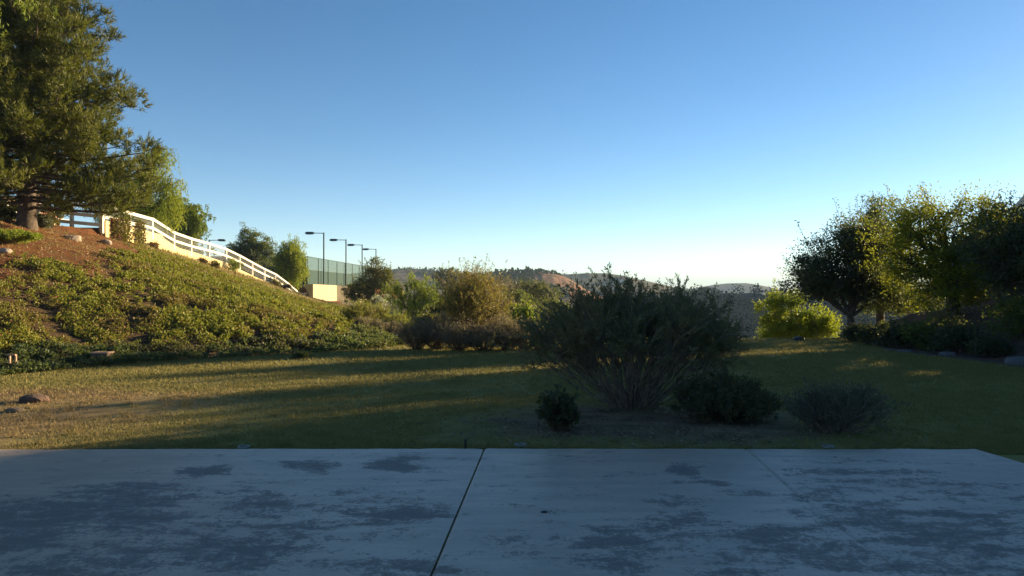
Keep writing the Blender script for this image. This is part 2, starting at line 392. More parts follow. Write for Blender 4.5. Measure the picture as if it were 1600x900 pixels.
hill('hills', [(420, 455), (500, 434), (560, 427), (600, 422), (632, 419), (655, 420), (690, 424), (730, 430), (790, 436), (850, 450)], 700, 260, 200, -14, M_h1, 3, .03, gully=.22)
hill('hills', [(640, 458), (690, 446), (730, 434), (765, 428), (800, 426.5), (845, 425), (862, 427), (878, 431), (892, 438), (915, 452), (950, 470)], 480, 170, 200, -14, M_h2, 7, .04, gully=.30)
hill('hills', [(760, 450), (830, 434), (880, 429), (915, 426.5), (945, 427), (975, 431), (1000, 437), (1030, 444), (1080, 456), (1120, 470)], 820, 280, 200, -22, M_h3, 13, .03, gully=.2)
hill('mountain', [(880, 462), (980, 459), (1060, 455), (1092, 449.5), (1112, 446), (1135, 442.8), (1165, 442.3), (1185, 445.5), (1205, 450.5), (1235, 457), (1300, 459), (1420, 455), (1520, 452), (1700, 458)], 1500, 450, 500, -30, M_mt, 21, .02, gully=.12)
woodE, ridgeE = hill('hills', [(960, 474), (1040, 464), (1085, 461), (1110, 459), (1140, 460), (1170, 458), (1200, 461), (1240, 464), (1300, 466), (1400, 468), (1520, 470)], 430, 200, 160, -26, M_wood, 31, .05, gully=.25)

rngh = np.random.default_rng(4); b = MB()
for o in [bpy.data.objects[k] for k in ('hills', 'hills.001', 'hills.002')]:
    cv = np.zeros(len(o.data.vertices)*3, np.float32); o.data.vertices.foreach_get('co', cv); cv = cv.reshape(-1, 3).astype(float)
    cv = cv[:46*140]; d_ = fbm(cv[:, 0]/45, cv[:, 1]/45, 17, 3); w_ = np.clip(d_-.42, .004, 1)**1.5; pk = rngh.choice(len(cv), 1100, p=w_/w_.sum())
    for c_ in cv[pk]:
        c_ = c_+rngh.normal(size=3)*np.array([2.5, 2.5, 0]); n = 9; q_ = rngh.uniform(.5, 1.5)
        b.leaves(c_+rngh.normal(size=(n, 3))*np.array([1.4, 1.4, .6])*q_+[0, 0, .5*q_], rngh.normal(size=(n, 3)), 2.0*q_, 1.6*q_, rngh)
tag(b.build('hill_scrub', L_far), 'dark scrub dotted over the distant brown hills', 'scrub', kind='stuff')

# spur on the sun side, right of the frame, whose shade lies over the wooded valley
b = MB(); n1, n2 = 60, 24; u = np.linspace(-1, 1, n1); v = np.linspace(-1, 1, n2); U, VV = np.meshgrid(u, v)
CX_, CY_ = 600, 560; XX = CX_+.62*U*330+.79*VV*170; YY = CY_-.79*U*260+.62*VV*170
ZZ = -27+(140+14*(fbm(XX/90, YY/90, 4)-.5))*(1-sm(np.abs(VV), 0, 1))*(1-sm(np.abs(U), .5, .85))
i = np.arange(n2-1)[:, None]*n1+np.arange(n1-1)[None, :]
b.add(np.stack([XX, YY, ZZ], -1).reshape(-1, 3), np.stack([i, i+1, i+n1+1, i+n1], -1).reshape(-1, 4))
o = b.build('hills', M_h3, smooth=True); o['kind'] = 'structure'

# ------------------------------------------------------------------ vegetation builders
def bez(a, c, b, n):
    t = np.linspace(0, 1, n)[:, None]; return (1-t)**2*a+2*t*(1-t)*c+t*t*b
def clump_leaves(mb, C, r, n, L, W, rng, flat=.75, outward=None, droop=0):
    P = C+rng.normal(size=(n, 3))*np.array([r, r, r*flat])*.55
    if droop:
        k = max(1, n//14); s = rng.integers(0, k, n)
        anc = C+rng.normal(size=(k, 3))*np.array([r, r, r*.5])*.6
        ln = rng.uniform(.4, 1, k)*droop
        u = rng.uniform(0, 1, n)
        P = anc[s]+rng.normal(size=(n, 3))*.07*droop; P[:, 2] -= u*ln[s]
        D = rng.normal(size=(n, 3))*.5+np.array([0, 0, -1])
    else:
        D = rng.normal(size=(n, 3))+np.array([0, 0, .15])
        if outward is not None: D = D+outward*.8
    mb.leaves(P, D, L, W, rng)

def tree(name, label, cat, base, lobes, nclump, nleaf, cr, L, W, lm, bm, tr, fork, seed, group=None, trunk=None, droop=0, shell=.5, flat=.75, extra_twigs=0):
    """trunk and limbs reach into a set of ellipsoid lobes (x,y,z offsets from base, rx,ry,rz); leaf clumps fill them"""
    rng = np.random.default_rng(seed); base = np.array(base, float)
    T = MB(); C = MB()
    fk = np.array(fork, float)
    mids = trunk or [[0, 0, -.3], [.02, 0, fk[2]*.5], list(fk)]
    P = np.array(mids, float); 
    if len(P) == 3: P = bez(P[0], P[1], P[2], 7)
    T.tube(P, np.linspace(tr*1.25, tr*.8, len(P)), 8)
    lobes = np.array(lobes, float); w = lobes[:, 3]*lobes[:, 4]*lobes[:, 5]; w = w/w.sum()
    ends = []
    for lb in lobes:
        c = lb[:3]; mid = fk+(c-fk)*.5+np.array([0, 0, -.15*abs(c[2]-fk[2])])+rng.normal(size=3)*.08
        Q = bez(fk, mid, c, 8); T.tube(Q, np.linspace(tr*.6, tr*.2, 8), 6); ends.append(Q)
    for k in range(nclump):
        i = rng.choice(len(lobes), p=w); lb = lobes[i]
        d = rng.normal(size=3); d /= np.linalg.norm(d); rr = rng.uniform()**shell
        rr = rr*(1+.18*rng.normal()*(rr > .7))
        rr = min(rr, 1.10); c = lb[:3]+d*rr*lb[3:6]
        if c[2] < .12: c[2] = .12+rng.uniform()*.2
        st = ends[i][rng.integers(3, 8)]
        m_ = (st+c)/2+np.array([0, 0, .12])*lb[5]*rng.uniform(-.5, 1)
        T.tube(bez(st, m_, c, 5), np.linspace(tr*.13, tr*.03+.003, 5), 4)
        n = int(nleaf*rng.uniform(.5, 1.5)); s = cr*rng.uniform(.6, 1.35)
        clump_leaves(C, c, s, n, L, W, rng, flat, d, droop)
        if extra_twigs and rr > .75 and rng.uniform() < extra_twigs:
            e = c+(d+np.array([0, 0, .8]))*cr*rng.uniform(1., 1.9)
            T.tube(bez(c, (c+e)/2+rng.normal(size=3)*.04, e, 4), np.linspace(.008, .004, 4), 3)
            tt = rng.uniform(0, 1, 22)[:, None]
            C.leaves(c+(e-c)*tt+rng.normal(size=(22, 3))*.04, rng.normal(size=(22, 3))+d, L, W, rng)
    o = thing(name, base, label, cat, group)
    T.build('trunk', bm, o, smooth=True); C.build('crown', lm, o)
    return o

def stem_bush(name, label, cat, base, w, h, n, lm, bm, seed, split=3, L=.05, W=.014, leaf0=.45, nl=14, sr=.006, up=.6, group=None, wy=None,
              lean=(0, 0), bend=.45, spread=.08, jit=.12, lump=.36, smin=1, prof=None):
    """stems fan from the root; leaves sit along their upper parts"""
    rng = np.random.default_rng(seed); base = np.array(base, float); wy = wy or w
    S = MB(); C = MB(); PP = []; DD = []
    for k in range(n):
        ph = rng.uniform(0, 2*math.pi); r = rng.uniform()**.5
        hh = (1-lump*.5+lump*float(vnoise(np.array(ph*1.1+seed), np.array(r*2.+seed), seed)))*(prof(r) if prof else math.sqrt(max(0, 1-.72*r*r)))*h*rng.uniform(.72, 1.06)
        e = np.array([math.cos(ph)*r*w+lean[0], math.sin(ph)*r*wy+lean[1], hh])
        a = np.array([math.cos(ph)*r*w*spread, math.sin(ph)*r*wy*spread, -.03])
        bb = bend*rng.uniform(.6, 1.25); c = a+(e-a)*np.array([bb, bb, .55])+np.array([rng.normal()*.05*w, rng.normal()*.05*w, 0])
        Q = bez(a, c, e, 8)+rng.normal(size=(8, 3))*jit*.26*h*np.sin(np.linspace(0, 2.6, 8))[:, None]
        S.tube(Q, np.linspace(sr, sr*.4, 8), 4)
        lines = [Q[3:]]
        for j in range(split):
            i = rng.integers(smin, 6); st = Q[i]; ee = e+rng.normal(size=3)*np.array([jit, jit, jit*.8])*h; 
            if ee[2] < .05: ee[2] = .05
            q = bez(st, st+(Q[min(7, i+2)]-st)*.9+rng.normal(size=3)*.03*h, ee, 6)
            S.tube(q, np.linspace(sr*.55, sr*.25, 6), 3); lines.append(q)
        for q in lines:
            t = rng.uniform(leaf0, 1, nl)**.9*(len(q)-1.001); i = t.astype(int); f = (t-i)[:, None]
            p_ = q[i]*(1-f)+q[i+1]*f; d = q[i+1]-q[i]; d /= np.linalg.norm(d, axis=1)[:, None]+1e-9
            PP.append(p_+rng.normal(size=(nl, 3))*.012); DD.append(d*up*1.6+rng.normal(size=(nl, 3))*.6)
    C.leaves(np.concatenate(PP), np.concatenate(DD), L, W, rng)
    o = thing(name, base, label, cat, group)
    S.build('stems', bm, o); C.build('foliage', lm, o)
    return o
def Hz(x, y): return float(H(x, y))-.03

# ------------------------------------------------------------------ patio
EDGE = 7.42
def j1(y): return np.interp(y, [-6, 4.1, 7.46], [-1.0, -.46, -.28])
def j2(y): return np.interp(y, [-6, 3.9, 4.4, 5.07, 5.5, 6, 6.6, 7.5], [1.9, 2.2, 2.235, 2.22, 2.25, 2.26, 2.31, 2.38])
def wpx(px, py): d = CAMZ*F/(py-HZ); return ((px-800)/F*d, d)
stains = [(40, 810, 120, 34, 1), (180, 775, 90, 22, .9), (250, 800, 120, 30, .8), (330, 735, 48, 9, .9), (170, 757, 60, 6, .7), (400, 775, 60, 22, .7), (350, 850, 130, 40, .8), (150, 880, 150, 35, .7), (480, 727, 34, 10, .9), (620, 722, 40, 11, 1),
          (440, 815, 90, 22, .6), (560, 800, 60, 20, .5), (625, 805, 42, 22, .8), (620, 880, 90, 20, .8), (500, 770, 60, 14, .5), (680, 740, 24, 14, .4),
          (1088, 740, 20, 10, 1), (1110, 752, 26, 5, 1), (1160, 770, 30, 7, .7), (1100, 780, 70, 12, .25), (1000, 750, 60, 12, .25), (960, 862, 58, 34, .75), (850, 860, 90, 40, .35), (1080, 822, 75, 24, .6), (1210, 840, 60, 26, .7), (1160, 880, 90, 24, .6), (1290, 870, 60, 16, .6),
          (1440, 830, 190, 44, .75), (1380, 750, 130, 30, .55), (1540, 770, 90, 30, .5), (1500, 880, 200, 30, .5), (1300, 780, 60, 25, .5)]
def stain_at(x, y):
    px = 800+x/y.clip(1)*F; py = HZ+CAMZ*F/y.clip(1)
    wx = (fbm(x*2.2, y*2.2, 40)-.5)*1.0; wy = (fbm(x*2.2, y*2.2, 50)-.5)*1.0
    v = np.zeros_like(x)
    for a, b, rx, ry, wgt in stains:
        X0, Y0 = wpx(a, b); RX = rx/F*Y0*1.15; Y1 = wpx(a, b-ry)[1]; RY = (Y1-Y0)*1.15
        q = ((x-X0+wx*.45)/RX)**2+((y-Y0+wy*.45)/RY)**2
        v = np.maximum(v, wgt*np.exp(-q**1.4*.8))
    q = ((x-wpx(960, 865)[0])/.16)**2+((y-wpx(960, 865)[1])/.13)**2
    v = v*(1-.6*np.exp(-q*1.2))
    v = v*.84+(fbm(x*1.1, y*1.1, 77)-.5)*.5
    return v
m, nt, p = newmat('patio_concrete'); g = pos(nt)
at_ = nd(nt, 'ShaderNodeAttribute', attribute_name='grime'); st_ = at_.outputs['Fac']
mpb = nd(nt, 'ShaderNodeMapping'); mpb.inputs['Rotation'].default_value = (0, 0, R(-30)); mpb.inputs['Scale'].default_value = (.8, 2.6, 1); nt.links.new(g, mpb.inputs[0]); mp2_ = mpb.outputs[0]
n_f = noise(nt, 9, 8, .72, g, .6); n_g = noise(nt, 70, 4, .7, g)
f = mth(nt, 'ADD', mth(nt, 'ADD', st_, mth(nt, 'MULTIPLY', mth(nt, 'SUBTRACT', noise(nt, 1.6, 7, .66, mp2_, .5), .5), 2.3)), mth(nt, 'ADD', mth(nt, 'MULTIPLY', mth(nt, 'SUBTRACT', n_f, .5), 1.9), mth(nt, 'MULTIPLY', mth(nt, 'SUBTRACT', noise(nt, 34, 6, .75, g, .4), .5), 1.6)))
mp_ = nd(nt, 'ShaderNodeMapping'); mp_.inputs['Rotation'].default_value = (0, 0, R(-38)); mp_.inputs['Scale'].default_value = (.55, 3.2, 1); nt.links.new(g, mp_.inputs[0])
streak = noise(nt, 1.6, 7, .68, mp_.outputs[0], .5)
c = mixc(nt, mr(nt, noise(nt, 1.1, 5, .6, g), .3, .7), (.46, .355, .27), (.55, .43, .32))
c = mixc(nt, mth(nt, 'MULTIPLY', mr(nt, streak, .42, .62), .42), c, (.31, .24, .18))
c = mixc(nt, mth(nt, 'MULTIPLY', mr(nt, noise(nt, 3.2, 7, .7, g, .3), .50, .66), .35), c, (.28, .22, .17))
mask = mr(nt, f, .28, .60)
c = mixc(nt, mth(nt, 'MULTIPLY', mask, .85), c, (.21, .17, .135))
c = mixc(nt, mth(nt, 'MULTIPLY', mr(nt, f, .60, .85), .5), c, (.12, .105, .092))
c = mixc(nt, mth(nt, 'MULTIPLY', mr(nt, n_g, .50, .72), mth(nt, 'ADD', mth(nt, 'MULTIPLY', mask, .35), .12)), c, (.36, .32, .28))
c = mixc(nt, mr(nt, noise(nt, 60, 3, .6, g), .68, .74, 0., .6), c, (.07, .065, .06))
nt.links.new(c, p.inputs['Base Color']); nt.links.new(mth(nt, 'ADD', mth(nt, 'MULTIPLY', mask, .28), .46), p.inputs['Roughness']); p.inputs['Specular IOR Level'].default_value = .85
bump(nt, p, mth(nt, 'ADD', n_g, mth(nt, 'MULTIPLY', n_f, .8)), .5, .006); M_patio = m
patio = thing('patio', (0, 2, 0), 'grime-stained grey concrete patio filling the foreground', None); patio['kind'] = 'structure'
def slab(lx, rx, gap_l, gap_r):
    ys_ = np.concatenate([np.linspace(-6, 3.2, 12), np.linspace(3.25, EDGE, 80)]); u = np.linspace(0, 1, 110)
    XL = lx(ys_)+gap_l; XR = rx(ys_)-gap_r
    X = XL[:, None]+(XR-XL)[:, None]*u[None, :]; Y = np.repeat(ys_[:, None], 110, 1).copy()
    edge = EDGE+.04*np.cos(X[-1]*.28)+(fbm(X[-1]*3, X[-1]*0, 3)-.5)*.035+(fbm(X[-1]*17, X[-1]*0, 5)-.5)*.03
    Y[-1] = edge; Y[-2] = edge-.03
    Z = (fbm(X*2, Y*2, 8)-.5)*.006
    Z[-1] -= .012; Z[:, 0] -= .008; Z[:, -1] -= .008
    n = 110; i = np.arange(len(ys_)-1)[:, None]*n+np.arange(n-1)[None, :]
    b = MB(); V = np.stack([X, Y, Z], -1).reshape(-1, 3)
    b.add(V-np.array([0, 2, 0]), np.stack([i, i+1, i+n+1, i+n], -1).reshape(-1, 4))
    # skirt
    rim = np.concatenate([np.arange(n)+(len(ys_)-1)*n]); side1 = np.arange(len(ys_))*n; side2 = side1+n-1
    for idx in (rim, side1, side2):
        top = V[idx]; bot = top-np.array([0, 0, .12]); k = len(idx); q = np.arange(k-1)
        b.add(np.concatenate([top, bot])-np.array([0, 2, 0]), np.stack([q, q+1, q+1+k, q+k], -1))
    o = b.build('slab', M_patio, patio, smooth=False)
    allv = np.zeros(len(o.data.vertices)*3, np.float32); o.data.vertices.foreach_get('co', allv); allv = allv.reshape(-1, 3)
    a = o.data.attributes.new('grime', 'FLOAT', 'POINT')
    a.data.foreach_set('value', stain_at(allv[:, 0].astype(float), allv[:, 1].astype(float)+2).astype(np.float32))
    return o
slab(lambda y: 0*y-9.0, j1, 0, .008)
slab(j1, j2, .008, .001)
slab(j2, lambda y: np.interp(y, [-6, 6.9, 7.1, 7.5], [4.95, 4.78, 4.76, 4.70]), .001, 0)

# ------------------------------------------------------------------ lawn grass (short blades)
rng = np.random.default_rng(5)
def blades():
    N = 330000
    y = 7.3+(25.2-7.3)*rng.uniform(0, 1, N)**1.7; hw = y*.74
    x = rng.uniform(-1, 1, N)*hw
    k = inlawn(x+.0, y) & ~((y < EDGE+.03) & (x < 4.75))
    # sparse where the lawn is worn and in the planting bed
    d = fbm(x*.9, y*.9, 61); worn = sm(-x, 2, 7.5)*sm(-y, -13.8, -10.5)
    k &= rng.uniform(0, 1, N) > worn*.75+(d < .36)*.5
    bedm = 1.55-(((x-1.7)/2.3)**2+((y-8.6)/1.5)**2)-1.6*(fbm(x*2, y*2, 9)-.5)
    k &= ~(rng.uniform(0, 1, N) < np.clip(bedm, 0, .97))
    x, y = x[k], y[k]; n = len(x)
    z = H(x, y)-.030
    s = np.clip(y/9, .9, 2.0)
    h = .028*s*rng.uniform(.5, 1.3, n); w = .006*s
    ph = rng.uniform(0, 2*math.pi, n); dx = np.cos(ph)*w; dy = np.sin(ph)*w
    lx = rng.normal(size=n)*h*.5; ly = rng.normal(size=n)*h*.5
    V = np.stack([np.stack([x-dx, y-dy, z], 1), np.stack([x+dx, y+dy, z], 1), np.stack([x+lx, y+ly, z+h], 1)], 1).reshape(-1, 3)
    b = MB(); b.add(V, None, np.arange(3*n).reshape(-1, 3))
    o = b.build('grass', M_blade); tag(o, 'short mown green lawn grass thinning to brown at the left', 'grass', kind='stuff')
blades()
def edge_tufts():
    rng = np.random.default_rng(15); b = MB(); V = []
    x1 = rng.uniform(-8.5, 4.7, 9000); k = fbm(x1*2.5, x1*0+3, 4, 4) > rng.uniform(.3, .62, 9000); x1 = x1[k]
    y1 = EDGE+.05+.04*np.cos(x1*.28)+np.abs(rng.normal(size=len(x1)))*.035-.02; h1 = rng.uniform(.02, .06, len(x1)); t1 = np.full(len(x1), -.22)
    nt_ = 520; cy = 7.6+rng.uniform(0, 1, nt_)**1.4*11; cx = rng.uniform(-1, 1, nt_)*cy*.7; ok = inlawn(cx, cy); cx, cy = cx[ok], cy[ok]; m = 26
    x2 = np.repeat(cx, m)+rng.normal(size=len(cx)*m)*.035; y2 = np.repeat(cy, m)+rng.normal(size=len(cx)*m)*.035; h2 = rng.uniform(.03, .085, len(x2))*np.repeat(rng.uniform(.5, 1.2, len(cx)), m)
    x = np.concatenate([x1, x2]); y = np.concatenate([y1, y2]); h = np.concatenate([h1, h2]); n = len(x)
    ly = np.concatenate([h1*-.5, np.zeros(len(x2))])+rng.normal(size=n)*h*.35; lx = rng.normal(size=n)*h*.5
    z = H(x, y)-.032; ph = rng.uniform(0, 6.28, n); w = .0045; dx = np.cos(ph)*w; dy = np.sin(ph)*w
    V = np.stack([np.stack([x-dx, y-dy, z], 1), np.stack([x+dx, y+dy, z], 1), np.stack([x+lx, y+ly, z+h], 1)], 1).reshape(-1, 3)
    b.add(V, None, np.arange(3*n).reshape(-1, 3))
    tag(b.build('grass_tufts', M_blade), 'longer grass tufts along the patio edge and dotted over the lawn', 'grass', kind='stuff')
edge_tufts()

# planting bed of mulch under the shrubs
b = MB(); nr, na = 14, 72
rr = np.linspace(0, 1, nr); aa = np.linspace(0, 2*math.pi, na, endpoint=False)
Vb = []
for r_ in rr:
    for a_ in aa:
        q = r_*(.95+.75*(fbm(np.array(math.cos(a_)*2.2+5), np.array(math.sin(a_)*2.2+5), 3, 3)-.5))
        x_ = 1.7+math.cos(a_)*2.6*q; y_ = 8.85+math.sin(a_)*1.8*q; y_ = max(y_, EDGE+.045)
        Vb.append([x_, y_, -.028+.05*math.sqrt(max(0, 1-r_))*(.5+float(vnoise(np.array(x_*3), np.array(y_*3), 2)))])
Q = [[i*na+j, i*na+(j+1) % na, (i+1)*na+(j+1) % na, (i+1)*na+j] for i in range(nr-1) for j in range(na)]
b.add(Vb, Q); o = b.build('planting_bed', M_bed2, smooth=True); o['kind'] = 'structure'
o.data.attributes.new('rim', 'FLOAT', 'POINT').data.foreach_set('value', np.repeat(rr, na).astype(np.float32))
n = 5200
x = 1.7+rng.normal(size=n)*1.2; y = 8.6+rng.normal(size=n)*.65; k = (y > EDGE+.05) & (np.abs(x-1.7) < 2.9); x = x[k]; y = y[k]
z = np.full(len(x), .0)+rng.uniform(-.01, .03, len(x)); D = rng.normal(size=(len(x), 3)); D[:, 2] *= .25
b = MB(); b.leaves(np.stack([x, y, z], 1), D, .035, .02, rng)
tag(b.build('leaf_litter', L_litter), 'dry leaf litter scattered over the mulch under the shrubs', 'leaf litter', kind='stuff')

# ------------------------------------------------------------------ slope ground cover
def cover():
    rng = np.random.default_rng(8)
    N = 500000
    y = 11+(58-11)*rng.uniform(0, 1, N)**1.5
    t = rng.uniform(-.06, 1, N)
    x = xf(y)-t*(xf(y)-xc(y))
    thr = np.interp(y, [11, 21, 28, 34, 46, 60], [.52, .60, .76, 1.0, .92, .45])+(fbm(x/1.2, y/1.2, 21)-.5)*.30
    dens = fbm(x/.8, y/.8, 33, 3)*.5+fbm(x/.22, y/.22, 38, 2)*.5
    vis = (x/y > -.78)
    d2 = fbm(x/4, y/4, 63, 3)
    k = (t < thr) & vis & (dens > np.where(d2 > .58, .47, .375)) & (rng.uniform(0, 1, N) < .40+(dens-.37)*5)
    x, y, t, dens = x[k], y[k], t[k], dens[k]
    z = H(x, y)-.03-.03*(t > .9)+np.clip(dens-.34, 0, .3)*.7*sm(-t, -1, -.75)*rng.uniform(.3, 1, len(x))
    D = rng.normal(size=(len(x), 3))*.8+np.array([.35, -.2, .6])
    s = np.clip(y/19, .8, 2.2)
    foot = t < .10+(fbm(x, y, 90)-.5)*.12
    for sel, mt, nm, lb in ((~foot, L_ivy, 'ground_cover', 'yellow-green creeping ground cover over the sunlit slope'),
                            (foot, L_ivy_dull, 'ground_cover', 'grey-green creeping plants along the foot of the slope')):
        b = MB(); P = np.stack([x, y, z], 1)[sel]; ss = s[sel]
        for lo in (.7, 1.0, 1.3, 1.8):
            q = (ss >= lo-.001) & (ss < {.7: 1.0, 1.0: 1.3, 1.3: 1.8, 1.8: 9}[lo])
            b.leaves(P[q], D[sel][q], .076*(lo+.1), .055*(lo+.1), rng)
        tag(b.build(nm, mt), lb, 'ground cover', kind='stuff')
    # dry grass on the shoulder that runs down behind
    N = 26000; y = rng.uniform(34, 72, N); t = rng.uniform(.35, .99, N); x = xf(y)-t*(xf(y)-xc(y))
    thr = np.interp(y, [34, 46, 60], [1.0, .92, .45])+(fbm(x/1.2, y/1.2, 21)-.5)*.30
    k = (t > thr-.08); x, y = x[k], y[k]; z = H(x, y)-.04
    D = rng.normal(size=(len(x), 3))*.45+np.array([0, 0, 1]); b = MB(); b.leaves(np.stack([x, y, z], 1), D, .28, .035, rng)
    tag(b.build('dry_grass', L_dry), 'straw-coloured dry grass on the crest below the rail fence', 'dry grass', kind='stuff')
    # chips and straw on the bare mulch
    N = 16000; y = rng.uniform(15, 36, N); t = rng.uniform(.45, 1, N); x = xf(y)-t*(xf(y)-xc(y)); k = (x/y > -.8)
    x, y = x[k], y[k]; D = rng.normal(size=(len(x), 3))*.8+np.array([.5, 0, -.1]); b = MB()
    b.leaves(np.stack([x, y, H(x, y)-.02], 1), D, .11, .022, rng)
    tag(b.build('bark_chips', L_dry), 'loose bark chips and straw on the bare red mulch under the pine', 'mulch', kind='stuff')
cover()

# ------------------------------------------------------------------ retaining wall, rail fence
wy_ = [31.0, 33, 35, 37, 38.9, 39.05, 40.5, 42, 44.5, 47, 50.4, 54, 58, 62.5]
top_ = [4.60, 4.62, 4.61, 4.60, 4.59, 4.44, 4.24, 4.07, 4.0, 3.82, 3.58, 3.12, 2.62, 2.14]
b = MB()
Vf = []
for Y, zt in zip(wy_, top_):
    X = float(xc(Y)); bz = float(zc(Y))-.5
    Vf += [[X+.06, Y, bz], [X+.06, Y, zt], [X-.24, Y, zt], [X-.24, Y, bz]]
n = len(wy_); Q = []
for i in range(n-1):
    for j in range(4): Q.append([i*4+j, i*4+(j+1) % 4, i*4+4+(j+1) % 4, i*4+4+j])
Q += [[0, 1, 2, 3], [4*n-1, 4*n-2, 4*n-3, 4*n-4]]
base = np.array([float(xc(40)), 40, 3.5]); b.add(Vf, Q)
tag(b.build('retaining_wall', M_cream, loc=base), 'long cream stucco retaining wall stepping down below the white fence', 'wall')
# court wall
b = MB()
P = [(-24.5, 72.6, 2.27), (-22, 71.6, 2.27), (-19.05, 70, 2.27), (-19.05, 79.5, 2.24), (-17.6, 81, 2.0), (-17.6, 90, 1.9)]
V = []; Q = []
for i, (x_, y_, z_) in enumerate(P): V += [[x_, y_, -.6], [x_, y_, z_], [x_-.1, y_+.3, z_], [x_-.1, y_+.3, -.6]] if i < 2 else [[x_, y_, -.6], [x_, y_, z_], [x_-.3, y_+.15, z_], [x_-.3, y_+.15, -.6]]
for i in range(len(P)-1):
    for j in range(4): Q.append([i*4+j, i*4+(j+1) % 4, i*4+4+(j+1) % 4, i*4+4+j])
b.add(V, Q); tag(b.build('court_wall', M_greywall, loc=(-19, 75, 0)), 'pale stucco wall under the tennis court with one sunlit face', 'wall')

fp = [(160, 31, 322.5), (202, 34, 333.5), (237, 37.3, 343), (271, 41, 364), (298, 44.3, 373.5), (326, 47.5, 381), (353, 50.5, 390), (374, 53.5, 400),
      (394, 56.5, 411), (413, 59.5, 421), (430, 62.5, 429), (449, 66, 443), (467.5, 70, 458.8)]
fp = [at(a, d, py) for a, d, py in fp]; fp.append(np.array([-19.3, 71.5-.9, 1.37]))
fence = thing('rail_fence', fp[3]*[1, 1, 0]+[0, 0, 4], 'white post and rail fence running down the crest above the cream wall', 'fence')
def fpart(nm, fn, par=fence, mat=M_white):
    b = MB(); fn(b); o = b.build(nm, mat, loc=np.array(par.location)); o.location = (0, 0, 0); o.parent = par; return o
for i, q in enumerate(fp):
    gz = min(max(Hz(q[0]-.3, q[1]), Hz(q[0]+.3, q[1])-.0), q[2]-.75)
    fpart('post', lambda b: (b.box((q[0], q[1], (q[2]+.06+gz-.2)/2), (.12, .12, q[2]+.06-gz+.2)), b.box((q[0], q[1], q[2]+.075), (.16, .16, .03))))
    if i < len(fp)-1:
        q2 = fp[i+1]
        for dz in (0, -.45):
            fpart('rail', lambda b: b.bar(q+[.07, 0, dz], q2+[.07, 0, dz], .045, .15 if dz == 0 else .14))
bw = MB()
for i in range(len(fp)-1):
    q, q2 = fp[i], fp[i+1]
    for k in range(1, 11): bw.bar(q+[.03, 0, -k*.085], q2+[.03, 0, -k*.085], .006, .006)
    nn = int(np.linalg.norm(q2-q)/.1)
    for k in range(nn):
        a = q+(q2-q)*k/nn; bw.bar(a+[.03, 0, -.06], a+[.03, 0, -.9], .006, .006)
bw2 = bw.build('wire_mesh', M_wire, loc=np.array(fence.location)); bw2.location = (0, 0, 0); bw2.parent = fence; bw2['kind'] = 'stuff'
# upper fence, behind the pine
lp = [at(159, 30.9, 324.5), at(112, 30.4, 319.5), at(60, 30, 314), at(10, 29.6, 309), at(-45, 29.2, 303)]
fence2 = thing('rail_fence', lp[1]*[1, 1, 0]+[0, 0, 4.2], 'white three rail fence along the top of the slope behind the pine trunk', 'fence')
for i, q in enumerate(lp):
    fpart('post', lambda b: b.box((q[0], q[1], q[2]-.5), (.12, .12, 1.15)), fence2)
    if i < len(lp)-1:
        for dz in (0, -.38, -.74):
            q2 = lp[i+1]; fpart('rail', lambda b: b.bar(q+[0, -.08, dz], q2+[0, -.08, dz], .045, .14), fence2)

# ------------------------------------------------------------------ tennis court: slab, mesh fence, light poles, net
ct = MB(); ct.box((-31.4, 101, 2.22), (18.2, 42, .1)); o = ct.build('tennis_court', M_court); o['kind'] = 'structure'
cf = thing('court_fence', (-22.4, 80, 2.25), 'tall green mesh tennis court fence with dark windscreen', 'fence')
def cpart(nm, fn, mat):
    b = MB(); fn(b); o = b.build(nm, mat, loc=np.array(cf.location)); o.location = (0, 0, 0); o.parent = cf; return o
ZT = 5.4; ysf = [80, 84.5, 89, 93.5, 98, 102.5, 107, 111.5, 116, 120.5]
for y_ in ysf: cpart('post', lambda b: b.tube([[-22.4, y_, 2.2], [-22.4, y_, ZT]], .05, 6, True), M_dark)
for x_ in (-27, -31.5, -36, -40.5): cpart('post', lambda b: b.tube([[x_, 80, 2.2], [x_, 80, ZT]], .05, 6, True), M_dark)
cpart('top_rail', lambda b: b.tube([[-22.4, 80, ZT], [-22.4, 120.5, ZT]], .035, 6), M_dark)
cpart('top_rail', lambda b: b.tube([[-40.5, 80, ZT], [-22.4, 80, ZT]], .035, 6), M_dark)
cpart('mesh_panel', lambda b: b.box((-22.4, 100.2, 4.7), (.012, 40.4, 1.4)), M_net_hi)
cpart('windscreen', lambda b: b.box((-22.43, 100.2, 3.12), (.014, 40.4, 1.74)), M_net_lo)
M_solid = plain('dark_windscreen_cloth', (.012, .04, .042), .9, .1, 3, bmp=.1)
cpart('windscreen', lambda b: b.box((-31.5, 80.03, 3.8), (18, .014, 3.1)), M_solid)
cpart('windscreen', lambda b: b.box((-40.5, 100.2, 3.1), (.014, 40.4, 1.7)), M_net_lo)
cpart('mesh_panel', lambda b: b.box((-40.5, 100.2, 4.7), (.012, 40.4, 1.4)), M_net_hi)
cpart('windscreen', lambda b: b.box((-31.5, 120.5, 3.1), (18, .014, 1.7)), M_net_lo)
net = thing('tennis_net', (-31.4, 101, 2.27), 'tennis net across the court behind the mesh fence', 'net')
b = MB(); b.box((0, 0, .5), (12, .02, .9)); b.build('netting', M_net_lo, net)
b = MB(); b.box((0, 0, .98), (12, .03, .06)); b.build('band', M_white, net)
for s_ in (-6, 6): b = MB(); b.tube([[s_, 0, 0], [s_, 0, 1.05]], .05, 6, True); b.build('post', M_dark, net)

